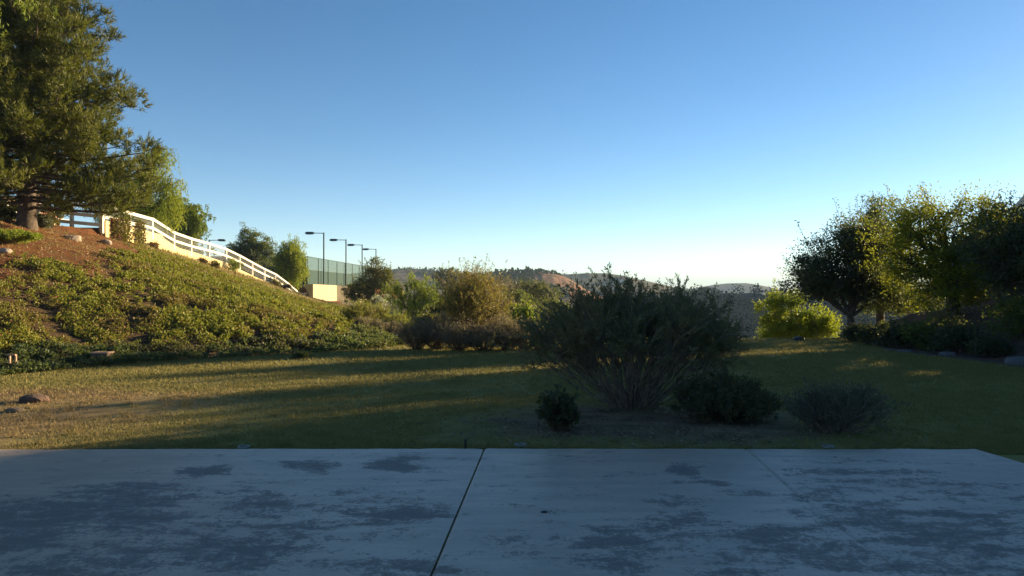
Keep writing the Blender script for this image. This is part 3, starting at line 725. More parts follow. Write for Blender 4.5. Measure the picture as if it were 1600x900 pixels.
def light_pole():
    o = thing('light_pole', (0, 0, 0), 'x', 'light pole', 'floodlight poles round the tennis court')
    b = MB(); b.box((0, 0, 3.1), (.13, .13, 6.2)); b.build('pole', M_dark, o)
    b = MB(); b.bar((-.02, 0, 6.12), (-1.75, 0, 6.16), .07, .08); b.build('arm', M_dark, o)
    b = MB()
    # shoebox head: tapered housing with lens frame
    V = [[x_, y_, z_] for (x_, w_, z0, z1) in ((-1.15, .12, 6.08, 6.24), (-1.35, .24, 6.00, 6.28), (-1.95, .26, 5.98, 6.28), (-2.15, .2, 6.02, 6.22)) for (y_, z_) in ((-w_, z0), (w_, z0), (w_*.8, z1), (-w_*.8, z1))]
    Q = [[i*4+j, i*4+(j+1) % 4, i*4+4+(j+1) % 4, i*4+4+j] for i in range(3) for j in range(4)]+[[3, 2, 1, 0], [12, 13, 14, 15]]
    b.add(V, Q); b.build('lamp_head', M_lamp, o)
    return o
def copy_tree(o, parent=None):
    c = o.copy(); col.objects.link(c)
    if parent: c.parent = parent
    for ch in list(o.children): copy_tree(ch, c)
    return c
lp0 = light_pole()
specs = [(86, 0, 'tallest looking dark floodlight pole, leftmost of the four in a row beside the court fence'), (97.5, 0, 'second dark floodlight pole from the left beside the court fence'),
         (108, 0, 'third dark floodlight pole, its foot hidden by the round dark tree'), (119, 0, 'rightmost dark floodlight pole rising just above the dark tree'),
         (98, 1, 'floodlight pole beyond the court whose lamp head shows over the white fence')]
for i, (d, far, lb) in enumerate(specs):
    o = lp0 if i == 0 else copy_tree(lp0)
    o.location = (-22.15 if not far else -40.6, d, 2.25+(.72 if 1 else 0)); o['label'] = lb
    if far: o.rotation_euler.z = math.pi; o.location.z = 2.1
for c_ in lp0.children: pass
# poles are 6.2 m: set so their tops match
for i, o in enumerate([o for o in col.objects if o.name.startswith('light_pole')]): o.location.z = 2.3 if True else 0

# ------------------------------------------------------------------ little house behind the pine
hz = 4.5
hs = thing('house', (-33, 46, hz), 'small outbuilding with orange tiled roof glimpsed left of the pine trunk', 'building')
b = MB(); b.box((0, 0, .9), (6, 5, 1.8)); b.build('wall', M_greywall, hs)
b = MB(); b.add([[-3.4, -2.9, 1.8], [3.4, -2.9, 1.8], [3.4, 2.9, 1.8], [-3.4, 2.9, 1.8], [-1.4, 0, 3.0], [1.2, 0, 3.0]], [[0, 1, 5, 4], [2, 3, 4, 5]], [[1, 2, 5], [3, 0, 4]])
b.build('roof', M_roof, hs)
b = MB(); b.box((0, -2.92, 1.76), (6.8, .06, .2)); b.box((3.42, 0, 1.76), (.06, 5.8, .2)); b.build('fascia', M_white, hs)
b = MB(); b.box((1.6, -2.53, .9), (1.2, .06, 1.2)); b.build('window', M_dark, hs)

# ------------------------------------------------------------------ big pine
def pine():
    rng = np.random.default_rng(12)
    bx, by = at(40, 26, z=0)[:2]; base = np.array([bx, by, Hz(bx, by)])
    T = MB(); N = MB(); Ht = 12.6
    zz = np.linspace(-.3, Ht, 16)
    T.tube(np.stack([.05*np.sin(zz*.6), .05*np.cos(zz*.7), zz], 1), np.interp(zz, [-.3, .3, 1.2, Ht], [.38, .30, .26, .04]), 12)
    P = []; D = []
    nb = 0
    for z0 in np.concatenate([np.arange(.75, 3.2, .042), np.arange(3.2, 7.5, .055), np.arange(7.5, 11.8, .11)]):
        ph = nb*2.399+rng.normal()*.3; nb += 1
        # crown: widest low, on the right-hand side the tiers step in
        reach = np.interp(z0, [1.1, 2.0, 3.3, 4.5, 5.6, 6.75, 7.9, 10.0, 12.0], [4.2, 4.4, 4.3, 4.1, 3.5, 2.6, 1.9, 1.1, .5])*rng.uniform(.45 if z0 > 3 else .62, 1.06)
        slope = np.interp(z0, [1, 4, 8, 12], [-.16, .02, .25, .6])
        d = np.array([math.cos(ph), math.sin(ph), 0])
        n = 10; u = np.linspace(0, 1, n)
        Q = np.array([0, 0, z0])+d*reach*u[:, None]; Q[:, 2] += slope*reach*u+.16*reach*u**2.5
        Q += rng.normal(size=(n, 3))*.035*reach*.5*u[:, None]
        T.tube(Q, np.linspace(.055, .010, n)*np.clip(reach/3, .5, 1.2), 5)
        # rounded puffs of shoots along the outer half of the bough
        for uu in (.30, .46, .60, .74, .87, 1.0):
            if uu < .4 and z0 < 2.2: continue
            i = min(uu+rng.normal()*.04, 1)*(n-1.001); i = max(i, 0); a = Q[int(i)]*(1-i % 1)+Q[int(i)+1]*(i % 1)
            side = np.array([-d[1], d[0], 0])*rng.normal()*.30*reach*(1.15-uu)
            pc = a+side+np.array([0, 0, rng.uniform(-.02, .28)]); pr = rng.uniform(.32, .58)*(1.0 if z0 < 6 else .8)
            T.tube(bez(a, (a+pc)/2-np.array([0, 0, .05]), pc, 4), np.linspace(.014, .006, 4), 3)
            for j in range(int(9+pr*20)):
                o_ = rng.normal(size=3); o_ /= np.linalg.norm(o_); c = pc+o_*pr*rng.uniform(.35, 1.05)*np.array([1, 1, .62])
                up_ = o_*.75+d*.35+np.array([0, 0, .75]); nn = 15
                P.append(np.repeat(c[None], nn, 0)+rng.normal(size=(nn, 3))*.028+up_*rng.uniform(-.06, .12, (nn, 1))); D.append(up_*.8+rng.normal(size=(nn, 3))*.55)
    P = np.concatenate(P); D = np.concatenate(D)
    N.needles(P, D, .20, .032, rng)
    print('pine needles', len(P))
    o = thing('pine_tree', base, 'huge dark pine with upswept shoots on the crest at the left edge', 'tree')
    T.build('trunk', M_bark, o, smooth=True); N.build('crown', L_pine, o)
pine()

# ------------------------------------------------------------------ trees
# base x,y from pixel + distance
def bp(px, d, dz=0.): x = (px-800)/F*d; return np.array([x, d, Hz(x, d)+dz])
B = bp(216, 40); tree('pepper_tree', 'tall drooping light green pepper tree showing right behind the pine', 'tree', B,
     [(-.8, 0, 2.2, 1.9, 1.6, 1.3), (.6, 0, 1.9, 1.7, 1.5, 1.2), (-1.2, .3, 4.0, 1.5, 1.4, 1.2), (.5, 0, 3.8, 1.5, 1.3, 1.2), (.9, .2, 5.0, 1.1, 1.1, .9), (1.7, 0, 3.0, .8, 1, 1.3)],
     230, 85, .42, .16, .045, L_pepper, M_bark, .22, (0, 0, 1.3), 41, 'pepper trees behind the white fence', droop=1.0)
B = bp(274, 50); tree('pepper_tree', 'broad low green tree behind the fence, just right of the tall pepper tree', 'tree', B,
     [(-1.1, 0, 1.8, 1.2, 1.2, 1.2), (.1, 0, 3.7, 1.4, 1.2, 1.3), (1.3, 0, 2.7, 1.2, 1.1, 1.3), (-1.5, 0, 3.9, 1., 1, 1.1), (.3, 0, 1.4, 1.8, 1.2, 1.0)],
     260, 90, .42, .18, .07, L_pepper2, M_bark, .16, (0, 0, .9), 42, 'pepper trees behind the white fence', droop=.6)
B = bp(392, 63); tree('olive_tree', 'rounded grey-green tree behind the fence, left of the weeping one', 'tree', B,
     [(-1.0, 0, 2.9, 1.1, 1.1, 1.0), (.2, 0, 3.9, 1.2, 1.1, 1.1), (1.0, 0, 3.0, 1.1, 1.1, 1.1), (0, 0, 2.2, 1.7, 1.2, 1.0)],
     190, 85, .36, .16, .07, L_olive, M_bark, .15, (0, 0, 1.3), 43, extra_twigs=.4)
B = bp(450, 68.5); tree('pepper_tree', 'round weeping yellow-green tree beside the court fence corner', 'tree', B*[1, 1, 0]+[0, 0, 1.4],
     [(-.4, 0, 3.6, 1.2, 1.2, 1.3), (.4, 0, 4.4, 1.2, 1.2, 1.1), (.1, 0, 2.2, 1.65, 1.4, 1.1), (.5, 0, 3.3, 1.2, 1.2, 1.2)],
     230, 75, .36, .18, .06, L_pepper, M_bark, .15, (0, 0, 1.0), 44, 'pepper trees behind the white fence', droop=1.0)
B = bp(583, 66); tree('oak_tree', 'dark round bushy tree in front of the tennis court', 'tree', B,
     [(-.9, 0, 1.9, 1.3, 1.2, 1.3), (.2, 0, 3.3, 1.25, 1.2, 1.25), (1.2, 0, 2.6, 1.0, 1.2, 1.3), (0, 0, 1.5, 1.9, 1.4, 1.1), (1.6, 0, 1.7, .9, 1, 1.1), (.1, 0, 4.4, .6, .6, .7), (-1.9, .5, 1.7, .9, .8, .9)],
     210, 70, .36, .15, .075, L_oak, M_bark, .14, (0, 0, .7), 45, extra_twigs=.3)
B = bp(645, 45); tree('willow_tree', 'bright green feathery small tree right of the dark round tree', 'tree', B,
     [(-.9, 0, 1.9, .9, .8, 1.0), (.1, 0, 2.5, 1.0, .8, .85), (.9, 0, 2.0, .8, .8, 1.0), (.1, 0, 1.3, 1.6, 1, .9), (1.4, 0, 1.1, .5, .7, .9)],
     200, 60, .26, .14, .035, L_bright, M_bark, .09, (0, 0, .5), 46, droop=.5)
B = bp(594, 54); tree('flowering_shrub', 'white flowering shrub under the dark round tree', 'shrub', B*[1, 1, 0]+[0, 0, Hz(B[0], 54)],
     [(0, 0, 1.15, .5, .5, .5), (-.3, 0, 1.5, .3, .3, .35), (.35, 0, 1.45, .3, .3, .3)], 40, 40, .16, .09, .06, L_white, M_stem_brown, .04, (0, 0, .4), 47)
stem_bush('feathery_shrub', 'tall airy golden-brown shrub in the middle distance', 'shrub', bp(741, 21.2), 1.05, 2.5, 90, L_gold, M_stem_brown, 50, split=5, L=.085, W=.022, leaf0=.25, nl=24, sr=.008, up=.5, jit=.13, bend=.6, wy=.8)
for i, (px, d, w, h, lb) in enumerate([(652, 20.3, .42, .66, 'leftmost tan twiggy clump at the foot of the golden shrub'), (682, 20.4, .5, .78, 'tan twiggy clump left of the golden shrub stem'),
        (716, 19.9, .5, .62, 'purplish twiggy clump under the left of the golden shrub'), (757, 19.9, .55, .60, 'low dark twiggy clump straight below the golden shrub'),
        (790, 20.1, .5, .72, 'twiggy clump right of the golden shrub stem'), (818, 20.3, .42, .6, 'rightmost twiggy clump beside the big dark bush')]):
    stem_bush('twiggy_shrub', lb, 'shrub', bp(px, d), w*1.45, h*1.3, 85, L_purple, M_stem_brown, 60+i, split=4, L=.05, W=.016, leaf0=.1, nl=14, sr=.006, up=.9, bend=.7, jit=.14, group='low twiggy clumps on the far edge of the lawn')
for i, (px, d, w, h, lb, mt) in enumerate([(560, 27.5, .6, 1.0, 'leftmost yellow-green broom bush at the foot of the slope', L_broom), (588, 28.5, .6, 1.15, 'tall yellow-green broom bush below the white flowering shrub', L_broom),
        (618, 27.5, .6, .75, 'lower yellowish broom bush left of the feathery willow', L_broom), (645, 28, .6, .6, 'low golden broom bush under the feathery willow', L_broom),
        (604, 26.0, .7, .45, 'low rusty brown brush patch before the broom bushes', L_purple), (574, 26.2, .6, .4, 'small rusty brush at the foot of the broom bushes', L_purple), (640, 25.6, .7, .4, 'rusty low brush beside the lawn edge', L_purple)]):
    stem_bush('broom_bush', lb, 'shrub', bp(px, d), w, h, 60, mt, M_stem_brown, 80+i, split=3, L=.16, W=.014, leaf0=.15, nl=14, sr=.006, up=1.3, bend=.75, jit=.12, group='broom and brush at the foot of the slope')
for i, (px, d, w, h, mt, lb) in enumerate([(818, 30, .75, 1.25, L_bright, 'light green bush right of the golden shrub'), (700, 34, 1.1, 1.5, L_mid, 'dull green bush behind the golden shrub on its left'),
        (862, 40, 1.6, 1.5, L_dark, 'dark green bush just left of the big dark bush'), (676, 29, .8, .9, L_oak, 'brownish bush between the willow and the golden shrub'),
        (780, 38, 1.4, 1.9, L_brown, 'red-brown brush mound behind the golden shrub'), (905, 42, 1.8, 1.5, L_mid, 'green bush seen through the left of the big dark bush')]):
    B = bp(px, d); s = w
    tree('bush', lb, 'shrub', B, [(-.4*s, 0, .45*h, .6*s, .6*s, .45*h), (.4*s, 0, .45*h, .6*s, .6*s, .45*h), (0, 0, .68*h, .6*s, .6*s, .36*h)], 95, 60, .17*h+.04, .085+.002*d, .03+.001*d, mt, M_stem_brown, .05, (0, 0, .2), 100+i, group='bushes beyond the lawn', extra_twigs=.3)
for i, (px, d, w, h, mt, lb) in enumerate([(838, 75, 2.2, 3.6, L_dark, 'dark green tree mass left of the big bush, under the red hill'), (866, 64, 2.0, 2.6, L_mid, 'green rounded tree right of the dark green mass'), (812, 66, 1.7, 2.3, L_mid, 'small dark tree left of the dark green mass'),
        (765, 90, 3.0, 4.6, L_brown, 'brown leafless brush slope top behind the golden shrub'), (800, 80, 2.4, 3.2, L_brown, 'brown brush beside the small dark tree'), (730, 75, 2.4, 2.8, L_brown, 'brown brush showing left of the golden shrub'),
        (905, 95, 3.2, 4.2, L_dark, 'dark tree behind the left crown of the big bush'), (960, 110, 4, 4., L_mid, 'green tree mostly hidden by the big bush'), (700, 70, 2.2, 2.2, L_dark, 'dark scrub tree between willow and golden shrub')]):
    B = bp(px, d); s = w
    tree('scrub_tree', lb, 'tree', B, [(-.5*s, 0, .5*h, .6*s, .6*s, .42*h), (.45*s, 0, .45*h, .65*s, .6*s, .42*h), (0, 0, .68*h, .6*s, .6*s, .36*h)], 90, 45, .16*h, .22, .10, mt, M_bark, .1, (0, 0, .4), 120+i, group='scrub trees on the far side')
for i, (px, d, py, hw, lb) in enumerate([(688, 215, 419, 12, 'flat topped dark tree on the skyline left of the pole'), (706, 215, 417, 15, 'biggest dark tree on the skyline behind the golden shrub'), (730, 210, 424, 13, 'lower dark tree right of the big skyline tree'), (761, 300, 424, 3, 'tiny lone tree on the hill skyline')]):
    x_ = (px-800)/F*d; z_ = Hz(x_, d); top = CAMZ+(HZ-py)/F*d; w = hw/F*d; h = top-z_
    tree('skyline_tree', lb, 'tree', (x_, d, z_), [(-.45*w, 0, h*.62, .6*w, w, h*.3), (.45*w, 0, h*.6, .6*w, w, h*.3), (0, 0, h*.75, .6*w, w, h*.24), (0, 0, h*.3, w, w, h*.3)], 70, 40, w*.22, .45, .25, L_dark, M_bark, .2, (0, 0, h*.3), 140+i, group='dark trees on the skyline')
b = MB(); x_, y_, _ = at(678, 150, z=0); z0 = Hz(x_, y_); b.tube([[x_, y_, z0], [x_, y_, 1.6+32/F*150]], .12, 6, True)
tag(b.build('utility_pole', M_bark_grey, loc=(x_, y_, z0)), 'thin pale utility pole before the dark skyline trees', 'pole')
# small houses on the far ridge
for i, (px, py, w) in enumerate([(967, 436, 7), (976, 438, 6), (958, 437, 5)]):
    x_, y_, z_ = at(px, 760, py+2)
    o = thing('house', (x_, y_, z_-3), ['white house on the far ridge, middle of the tiny three', 'white house on the far ridge, rightmost of the tiny three', 'white house on the far ridge, leftmost of the tiny three'][i], 'building', 'tiny houses on the ridge')
    b = MB(); b.box((0, 0, 2), (w, 6, 5)); b.build('wall', M_white, o)
    b = MB(); b.add([[-w/2-.4, -3.4, 4.5], [w/2+.4, -3.4, 4.5], [w/2+.4, 3.4, 4.5], [-w/2-.4, 3.4, 4.5], [-w/2-.4, 0, 6.3], [w/2+.4, 0, 6.3]], [[0, 1, 5, 4], [2, 3, 4, 5]], [[1, 2, 5], [3, 0, 4]]); b.build('roof', M_roof, o)

# far wood on the right-hand hills and scrub on the middle ground
rng = np.random.default_rng(77)
b = MB()
for k in range(1150):
    x_ = rng.uniform(20, 270); v = rng.uniform(0, 1)**.7; y_ = 430-170*v
    if not (.07 < x_/y_ < .62): continue
    zr = float(ridgeE(x_*430/430)); kk = (1-sm(v*170/200, 0, 1)**.8); z_ = -26+(zr+26)*kk
    h = rng.uniform(3, 8); w = h*rng.uniform(.45, .75)
    n = 62; d = rng.normal(size=(n, 3)); d /= np.linalg.norm(d, axis=1)[:, None]
    P = np.array([x_, y_, z_+h*.42])+d*np.array([w, w, h*.5])*rng.uniform(.55, 1, (n, 1))
    b.leaves(P, d*.5+rng.normal(size=(n, 3)), 1.3, 1.0, rng)
tag(b.build('far_wood', L_far), 'hazy blue wooded hillside below the mountain', 'woodland', kind='stuff')
b = MB()
for k in range(1250):
    y_ = 28+190*rng.uniform()**1.3; px = rng.uniform(560, 1000); x_ = (px-800)/F*y_
    if x_ < float(xf(y_))+.5: continue
    z_ = Hz(x_, y_); h = rng.uniform(.35, .9)*(1+y_/110); w = h*rng.uniform(.6, 1.1)
    n = 46; d = rng.normal(size=(n, 3)); d[:, 2] = abs(d[:, 2]); d /= np.linalg.norm(d, axis=1)[:, None]
    P = np.array([x_, y_, z_])+d*np.array([w, w, h])*rng.uniform(.4, 1, (n, 1))
    s_ = .09+y_*.0022; b.leaves(P, d+rng.normal(size=(n, 3))*.5, s_*1.4, s_*.6, rng)
tag(b.build('chaparral', L_brown), 'low brown and olive chaparral covering the ground beyond the lawn', 'scrub', kind='stuff')

# yellow-green bush beyond the lawn edge
B = bp(1242, 33); tree('lime_shrub', 'big sunlit lime-yellow bush beyond the far lawn edge', 'shrub', B,
     [(x_, y_, z_+(-.0-B[2]), rx, ry, rz) for x_, y_, z_, rx, ry, rz in [(-1.0, 0, .75, .75, .8, .7), (-.7, .2, -.3, 1.1, 1, .8), (.2, 0, 0., 1.3, 1, .9), (1.1, 0, -.15, .95, .9, .75), (1.0, 0, .25, .8, .8, .6), (-.1, .2, 1.05, .6, .6, .5), (.4, .3, 1.3, .35, .4, .4)]],
     270, 75, .25, .11, .05, L_lime, M_stem_brown, .08, (0, 0, .8), 200, extra_twigs=.4)
# right-hand trees
B = bp(1330, 25.4)
tree('shade_tree', 'dark leaning tree with twin trunk at the end of the right-hand row', 'tree', B,
     [(-1.5, 0, 2.0, .75, 1.0, .65), (-.9, 0, 2.6, .9, 1.1, .75), (.1, 0, 3.35, 1.1, 1.1, .85), (.5, 0, 2.1, 1.3, 1.2, .75), (-.9, 0, 1.75, 1.2, 1.0, .5), (.9, .3, 3.3, .8, .9, .7), (.7, 0, 1.5, 1.1, 1., .5)],
     360, 100, .31, .082, .045, L_dark, M_bark, .13, (-.05, 0, .75), 210, trunk=[[.05, 0, -.2], [.02, 0, .3], [-.05, 0, .75]], extra_twigs=.35)
B = bp(1375, 28.5)
tree('loose_tree', 'tall open-crowned tree behind the dark leaning one, airy against the sky', 'tree', B,
     [(-.9, 0, 3.4, .9, .9, .9), (.2, 0, 4.1, 1.0, .9, .9), (-.3, 0, 4.6, .8, .8, .8), (1.0, 0, 3.5, .9, .9, 1.0), (.2, 0, 2.4, 1.4, 1.2, 1.0), (.3, 0, 1.3, 1.5, 1.1, .8)],
     280, 70, .26, .085, .038, L_mid, M_bark, .14, (0, 0, 1.6), 211, extra_twigs=.9)
B = bp(1490, 22.5)
tree('yellowing_tree', 'large round tree with yellow autumn leaves at its left shoulder', 'tree', B,
     [(-1.3, 0, 2.8, 1.0, 1.1, .9), (-.3, 0, 3.1, 1.1, 1.1, .8), (.8, 0, 3.1, 1.1, 1.1, .8), (1.6, 0, 2.7, 1.0, 1.1, .9), (0, 0, 2.0, 1.9, 1.4, 1.1), (-1.2, 0, 1.5, 1.0, 1.1, .9), (1.2, 0, 1.6, 1.2, 1.2, .9), (-.4, -.4, .9, 1.7, 1.2, .8), (-1.7, .2, 2.1, .7, .9, .9)],
     450, 85, .30, .082, .042, L_yellow, M_bark, .16, (0, 0, 1.1), 212, extra_twigs=.45)
B = bp(1620, 19.2)
tree('shade_tree', 'dark dense tree cut off by the right edge', 'tree', B,
     [(-.6, 0, 1.9, 1.1, 1.2, 1.0), (.6, 0, 2.2, 1.1, 1.2, .9), (1.2, 0, 2.0, 1.1, 1.2, 1.0), (-.3, 0, 1.3, 1.1, 1.2, .9)],
     260, 62, .26, .10, .055, L_dark, M_bark, .15, (0, 0, .9), 213, extra_twigs=.4)
# the row goes on towards the viewer, outside the frame, and shades the patio
row0 = None
for i, (x_, y_, hh) in enumerate([(14.6, 16.4, 5.6), (15.6, 11.5, 6.2), (15.0, 7.6, 5.4), (15.8, 3.6, 6.0), (15.2, -.5, 5.6), (15.6, -4.6, 6.0), (20.5, 22.5, 6.4), (19, 13, 6.8), (19, 5, 6.8), (20, 17.5, 6.5)]):
    z_ = Hz(x_, y_)
    if row0 is not None:
        c_ = copy_tree(row0); c_.location = (x_, y_, z_); c_.rotation_euler.z = i*1.9; c_.scale = (1, 1, hh/5.6); continue
    row0 = tree('row_tree', 'dense tree of the right-hand row, outside the picture', 'tree', (x_, y_, z_), [(-.7, -1, hh*.42, 1.5, 1.7, hh*.3), (.6, 1, hh*.42, 1.5, 1.7, hh*.3), (0, 0, hh*.72, 1.4, 1.7, hh*.25), (0, 0, hh*.2, 1.6, 2.0, hh*.2)],
         260, 46, .38, .21, .14, L_mid, M_bark, .16, (0, 0, 1.0), 220+i, group='trees of the right-hand row outside the frame')
# understory along the bank
for i, (x_, y_) in enumerate([(16.8, 16.5), (16.6, 13), (16.6, 9.5), (16.8, 6), (16.8, 2.5), (16.5, -1), (18.6, 19.5), (18.6, 24.5)]):
    if i:
        c_ = copy_tree(hedge0); c_.location = (x_, y_, Hz(x_, y_)); c_.rotation_euler.z = math.pi*(i % 2); continue
    hedge0 = tree('row_hedge', 'tall hedge under the right-hand row of trees, outside the picture', 'hedge', (x_, y_, Hz(x_, y_)), [(0, -.8, .9, 1.0, 1.2, .95), (0, .8, .9, 1.0, 1.2, .95)],
         110, 44, .36, .17, .11, L_dark, M_stem_brown, .05, (0, 0, .3), 500+i, group='hedges under the right-hand row outside the frame')
for i, (px, d, w, h, mt, lb) in enumerate([(1336, 23.5, .36, .55, L_dark, 'small round dark bush in front of the leaning tree'), (1372, 22, .6, .7, L_dark, 'low dark shrub right of the small round bush'), (1410, 21, .7, .75, L_dark, 'dark shrub on the bank under the yellowing tree, left one'),
        (1452, 20, .7, .95, L_mid, 'dull green shrub under the middle of the yellowing tree'), (1500, 19, .7, .95, L_dark, 'dark shrub left of the pale earth patch'), (1548, 17.8, .45, .5, L_dark, 'low dark shrub below the pale earth patch'), (1595, 18.4, .7, 1.2, L_mid, 'tall dark shrub at the right edge behind the grey rock'),
        (1420, 27, 1.3, 1.7, L_dark, 'dark hedge mass behind the row, left one'), (1480, 26, 1.3, 1.9, L_dark, 'dark hedge mass behind the row, middle one'), (1560, 24, 1.4, 2.0, L_dark, 'dark hedge mass behind the row, right one')]):
    B = bp(px, d); s = w
    tree('bank_shrub', lb, 'shrub', B, [(-.45*s, 0, .4*h, .55*s, .6*s, .4*h), (.45*s, 0, .4*h, .55*s, .6*s, .4*h), (0, 0, .62*h, .55*s, .6*s, .38*h)], 60, 50, .16*h+.05, .08, .04, mt, M_stem_brown, .03, (0, 0, .15), 240+i, group='shrubs on the right-hand bank', extra_twigs=.3)

# corner foliage of a tree left of the frame
tree('pepper_tree', 'pale drooping foliage in the top left corner of the picture', 'tree', (-15.9, 18, Hz(-15.9, 18)),
     [(0, 0, 5.6, 3.0, 2.4, 1.2), (2.5, 0, 6.3, 1.5, 1.5, .9), (-1.5, 0, 4.6, 2, 2, 1.4)], 150, 70, .4, .14, .04, L_pepper2, M_bark, .24, (-.6, 0, 3.4), 250, droop=.5)

# ------------------------------------------------------------------ foreground shrubs
stem_bush('big_shrub', 'large dark fan-shaped evergreen shrub standing in the mulch bed', 'shrub', (1.66, 10.15, -.02), 1.56, 1.62, 150, L_shrub, M_bark_grey, 300, split=11, L=.050, W=.014, leaf0=.60, nl=34, sr=.009, up=.75, spread=.14,
          bend=.62, jit=.10, lump=.10, smin=3, wy=1.25, prof=lambda r: math.sqrt(max(0, 1-.64*r**3.4)), lean=(-.03, 0))
stem_bush('leafy_plant', 'small dark leafy plant at the near left corner of the bed', 'shrub', (.55, 8.35, -.02), .23, .44, 40, L_dark, M_stem_brown, 301, split=3, L=.075, W=.05, leaf0=.05, nl=9, sr=.006, up=.4, bend=.8, jit=.10, prof=lambda r: 1-.25*r*r)
stem_bush('spreading_shrub', 'low dark spreading shrub right of the big shrub', 'shrub', (2.62, 9.0, -.02), .66, .56, 120, L_dark, M_stem_brown, 302, split=5, L=.045, W=.024, leaf0=.1, nl=16, sr=.006, up=.6, bend=.8, jit=.12, wy=.55, prof=lambda r: math.sqrt(max(.08, 1-.85*r*r)))
o = stem_bush('spreading_shrub', 'few long bare shoots arching out of the low dark shrub', 'shrub', (2.75, 9.1, -.02), .55, .88, 9, L_dark, M_stem_brown, 303, split=1, L=.04, W=.018, leaf0=.5, nl=10, sr=.005, up=.7)
stem_bush('grey_shrub', 'grey-leaved wispy shrub, rightmost in the bed', 'shrub', (3.72, 8.35, -.02), .62, .56, 120, L_grey, M_bark_grey, 304, split=4, L=.038, W=.011, leaf0=.1, nl=16, sr=.005, up=.9, bend=.75, jit=.14, wy=.5, prof=lambda r: math.sqrt(max(.1, 1-.7*r*r)), lean=(.03, 0))

# ------------------------------------------------------------------ small things on the slope and the crest
def vine(px, d, py0, py1, w, mt, seed, lb):
    rng = np.random.default_rng(seed); x_ = float(xc(d))+.12; z1 = CAMZ+(HZ-py0)/F*d; z0 = CAMZ+(HZ-py1)/F*d
    o = thing('climbing_vine', (x_, d, z0), lb, 'vine', 'vines hanging on the cream wall')
    S = MB()
    for k in range(9):
        yy = rng.uniform(-w, w); S.tube([[0, yy, -.1], [.05, yy+rng.normal()*.08, (z1-z0)*.5], [0, yy+rng.normal()*.1, z1-z0]], [.012, .01, .006], 4)
    S.build('stems', M_stem_brown, o)
    n = 900; P = np.stack([rng.normal(size=n)*.08+.05, rng.uniform(-1, 1, n)*w*(.7+.5*rng.uniform(0, 1, n)), rng.uniform(-.05, 1.05, n)*(z1-z0)], 1)
    C = MB(); C.leaves(P, rng.normal(size=(n, 3))+[.6, 0, -.3], .10, .07, rng); C.build('foliage', mt, o)
vine(168, 31.8, 343, 374, .35, L_red, 1, 'dark purple vine at the upper end of the cream wall')
vine(187, 33.0, 340, 378, .40, L_vine, 2, 'olive vine, middle of the three on the cream wall')
vine(214, 34.9, 346, 383, .45, L_vine, 3, 'brown-gold vine, lowest of the three on the cream wall')
for i, (px, d, py, w, h, mt, lb) in enumerate([(239, 36.6, 388, .28, .35, L_red, 'small dark red spiky plant below the cream wall'), (315, 44.5, 413, .32, .42, L_red, 'dark red plant halfway down the wall foot'), (336, 46.5, 420, .35, .5, L_vine, 'brownish tufted plant beside the dark red one'),
        (365, 50.4, 410, .5, 1.1, L_pepper2, 'green upright bush growing through the white fence'), (432, 60, 436, .5, .7, L_vine, 'ochre bush at the lower bend of the fence'), (445, 62, 444, .4, .6, L_red, 'rusty bush near the bottom of the fence'),
        (8, 27.2, 350, .55, .75, L_dark, 'dark bush left of the pine trunk'), (68, 27.6, 345, .32, .42, L_grey, 'pale-leaved plant right of the pine trunk'), (78, 28.2, 341, .4, .65, L_vine, 'brown bush behind the pale-leaved plant'), (320, 30, 440, .01, .01, L_ivy, '')]):
    if not lb: continue
    x_ = (px-800)/F*d
    tree('crest_plant', lb, 'plant', (x_, d, Hz(x_, d)), [(0, 0, h*.5, w, w, h*.5)], 34, 34, .12*h+.07, .10, .05, mt, M_stem_brown, .02, (0, 0, .1), 260+i, group='plants along the crest')
# dull green ground plant patch on mulch at left
stem_bush('ground_plant', 'low green clump spreading on the mulch at the left edge', 'plant', (-14.9, 21.4, Hz(-14.9, 21.4)+.05), 1.0, .35, 110, L_bright, M_stem_brown, 280, split=4, L=.10, W=.03, leaf0=.1, nl=12, sr=.005, up=.6, bend=.7)
def rock(name, x, y, r, seed, mat, lb, sq=(1, 1, .6), z=None, cat='rock', group=None, rz=0):
    rng = np.random.default_rng(seed)
    import bmesh
    bm = bmesh.new(); bmesh.ops.create_icosphere(bm, subdivisions=3, radius=1)
    off = rng.uniform(0, 50)
    for v in bm.verts:
        c = v.co; f = 1+.5*(float(fbm(np.array(c.x*1.1+off), np.array(c.y*1.1+c.z*1.7), seed, 4))-.5)
        c *= f; m_ = max(abs(c.x), abs(c.y), abs(c.z)); c *= (.8+.2/m_)
        c.x *= sq[0]*r; c.y *= sq[1]*r; c.z *= sq[2]*r
    me = bpy.data.meshes.new(name); bm.to_mesh(me); bm.free()
    o = link(name, me, mat); o.location = (x, y, (Hz(x, y) if z is None else z)+r*sq[2]*.35); o.rotation_euler = (0, 0, rz)
    return tag(o, lb, cat, group)
rock('boulder', *bp(1592, 16.3)[:2], .23, 3, M_rock_grey, 'grey boulder at the right edge of the lawn', (1.3, 1, .6))
rock('stone', *bp(1480, 18.6)[:2], .14, 4, M_rock_grey, 'small grey stone on the lawn edge left of the boulder', (1.6, 1, .5))
rock('stone', *bp(1412, 19.6)[:2], .12, 5, M_rock_grey, 'flat pale stone on the lawn edge under the yellowing tree', (1.8, 1, .4))
rock('stone', *bp(1390, 20.0)[:2], .10, 6, M_rock_grey, 'little pale stone, leftmost on the right-hand lawn edge', (1.8, 1, .4))
rock('boulder', *bp(112, 27.3)[:2], .25, 7, M_rock, 'tan boulder in the mulch under the upper fence', (1.3, 1, .55), rz=.6)
rock('stone', *bp(122, 27.6)[:2], .11, 8, M_rock, 'small tan stone right beside the tan boulder')
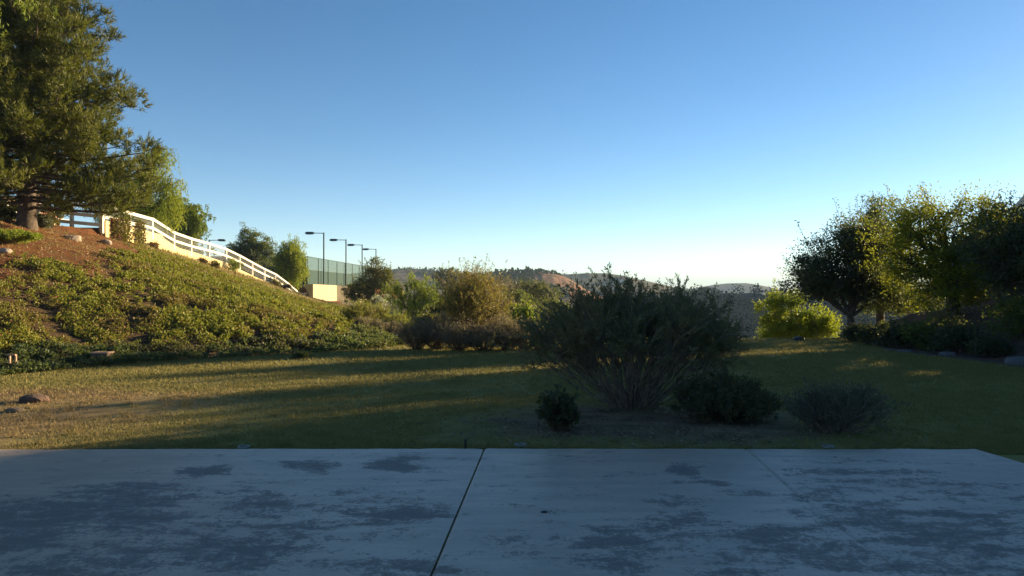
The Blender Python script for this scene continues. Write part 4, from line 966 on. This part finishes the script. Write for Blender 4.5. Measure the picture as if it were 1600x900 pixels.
rock('boulder', *bp(165, 29.6)[:2], .19, 9, M_rock, 'tan rock at the upper end of the cream wall', (1.2, 1, .7), rz=.3)
rock('boulder', *bp(6, 20.4)[:2], .15, 10, M_rock, 'tan rock at the left edge on the bare slope', (1.3, 1, .6))
rock('dirt_mound', (54-800)/F*10.8, 10.8, .17, 11, M_bank, 'reddish-brown gopher mound on the worn lawn', (1.2, 1, .45), cat='mound')
rock('dirt_mound', (23-800)/F*9.9, 9.9, .10, 12, M_bed, 'small dark clod on the worn lawn nearest the left edge', (1.3, 1, .4), cat='mound')
rock('dark_stone', (1248-800)/F*24.2, 24.2, .14, 14, M_black, 'small black lump on the lawn before the lime bush', (1.4, 1, .7))
# dark tuft out on the lawn under the slope
stem_bush('low_tuft', 'dark low tuft standing alone on the lawn before the slope foot', 'plant', bp(472, 17.6), .22, .16, 40, L_ivy_dull, M_stem_brown, 290, split=3, L=.05, W=.03, leaf0=.1, nl=8, sr=.004)
# bleached frame and box at the slope foot
q = bp(20, 14.6, .10); fr = thing('wooden_frame', q, 'small pale upright wooden frame at the foot of the slope', 'frame')
for nm, a_, c_ in (('upright', (-.06, 0, -.2), (-.06, 0, .24)), ('upright', (.06, 0, -.2), (.06, 0, .24)), ('crossbar', (-.085, -.035, .235), (.085, -.035, .235)), ('crossbar', (-.08, -.02, .05), (.08, -.02, .05))):
    b = MB(); b.bar(a_, c_, .035, .035); b.build(nm, M_pale_wood, fr)
q = bp(160, 16.2); bx_ = thing('utility_box', q, 'small weathered brown box half hidden in the plants at the slope foot', 'box')
b = MB(); b.box((0, 0, .10), (.34, .25, .24)); b.build('body', M_stem_brown, bx_); b = MB(); b.box((0, 0, .235), (.38, .29, .03)); b.build('lid', M_pale_wood, bx_)
# irrigation bits at the patio edge
def ring(px, py, lb):
    x_, y_ = wpx(px, py); o = thing('sprinkler_head', (x_, y_, -.02), lb, 'sprinkler', 'sprinkler heads along the patio edge')
    th = np.linspace(0, 2*math.pi, 25); b = MB(); b.tube(np.stack([np.cos(th)*.055, np.sin(th)*.055, np.full(25, .02)], 1), .010, 6); b.build('ring', M_ring, o)
    b = MB(); b.tube([[0, 0, -.02], [0, 0, .012]], .045, 12, True); b.build('cap', M_teal, o)
ring(381, 697.5, 'pale ringed sprinkler head set in the grass left of the patio joint')
ring(813, 694.5, 'pale ringed sprinkler head beside the patio joint')
ring(1293, 697.5, 'pale ringed sprinkler head in front of the grey shrub')
x_, y_ = wpx(727, 700); st = thing('stake', (x_, y_+.03, -.03), 'short black stake at the patio edge left of the joint', 'stake')
b = MB(); b.tube([[0, 0, -.02], [0, 0, .10]], .011, 8, True); b.build('pipe', M_black, st); b = MB(); b.tube([[0, 0, .10], [0, 0, .115]], .014, 8, True); b.build('cap', M_black, st)
x_, y_ = wpx(850, 800); rock('pebble', x_, y_, .016, 15, M_black, 'tiny dark pebble lying on the middle slab', (1.5, 1, .5), z=.0)

# ------------------------------------------------------------------ haze
m = bpy.data.materials.new('air'); m.use_nodes = True; nt = m.node_tree
nt.nodes.remove(nt.nodes['Principled BSDF']); v = nd(nt, 'ShaderNodeVolumePrincipled')
v.inputs['Color'].default_value = (.55, .75, 1, 1); v.inputs['Density'].default_value = .00023; v.inputs['Anisotropy'].default_value = 0
nt.links.new(v.outputs[0], nt.nodes['Material Output'].inputs['Volume'])
b = MB(); b.box((0, 500, 30), (13000, 14000, 134)); o = b.build('haze', m); o['kind'] = 'stuff'; tag(o, 'thin pale blue haze over the whole valley', 'haze')
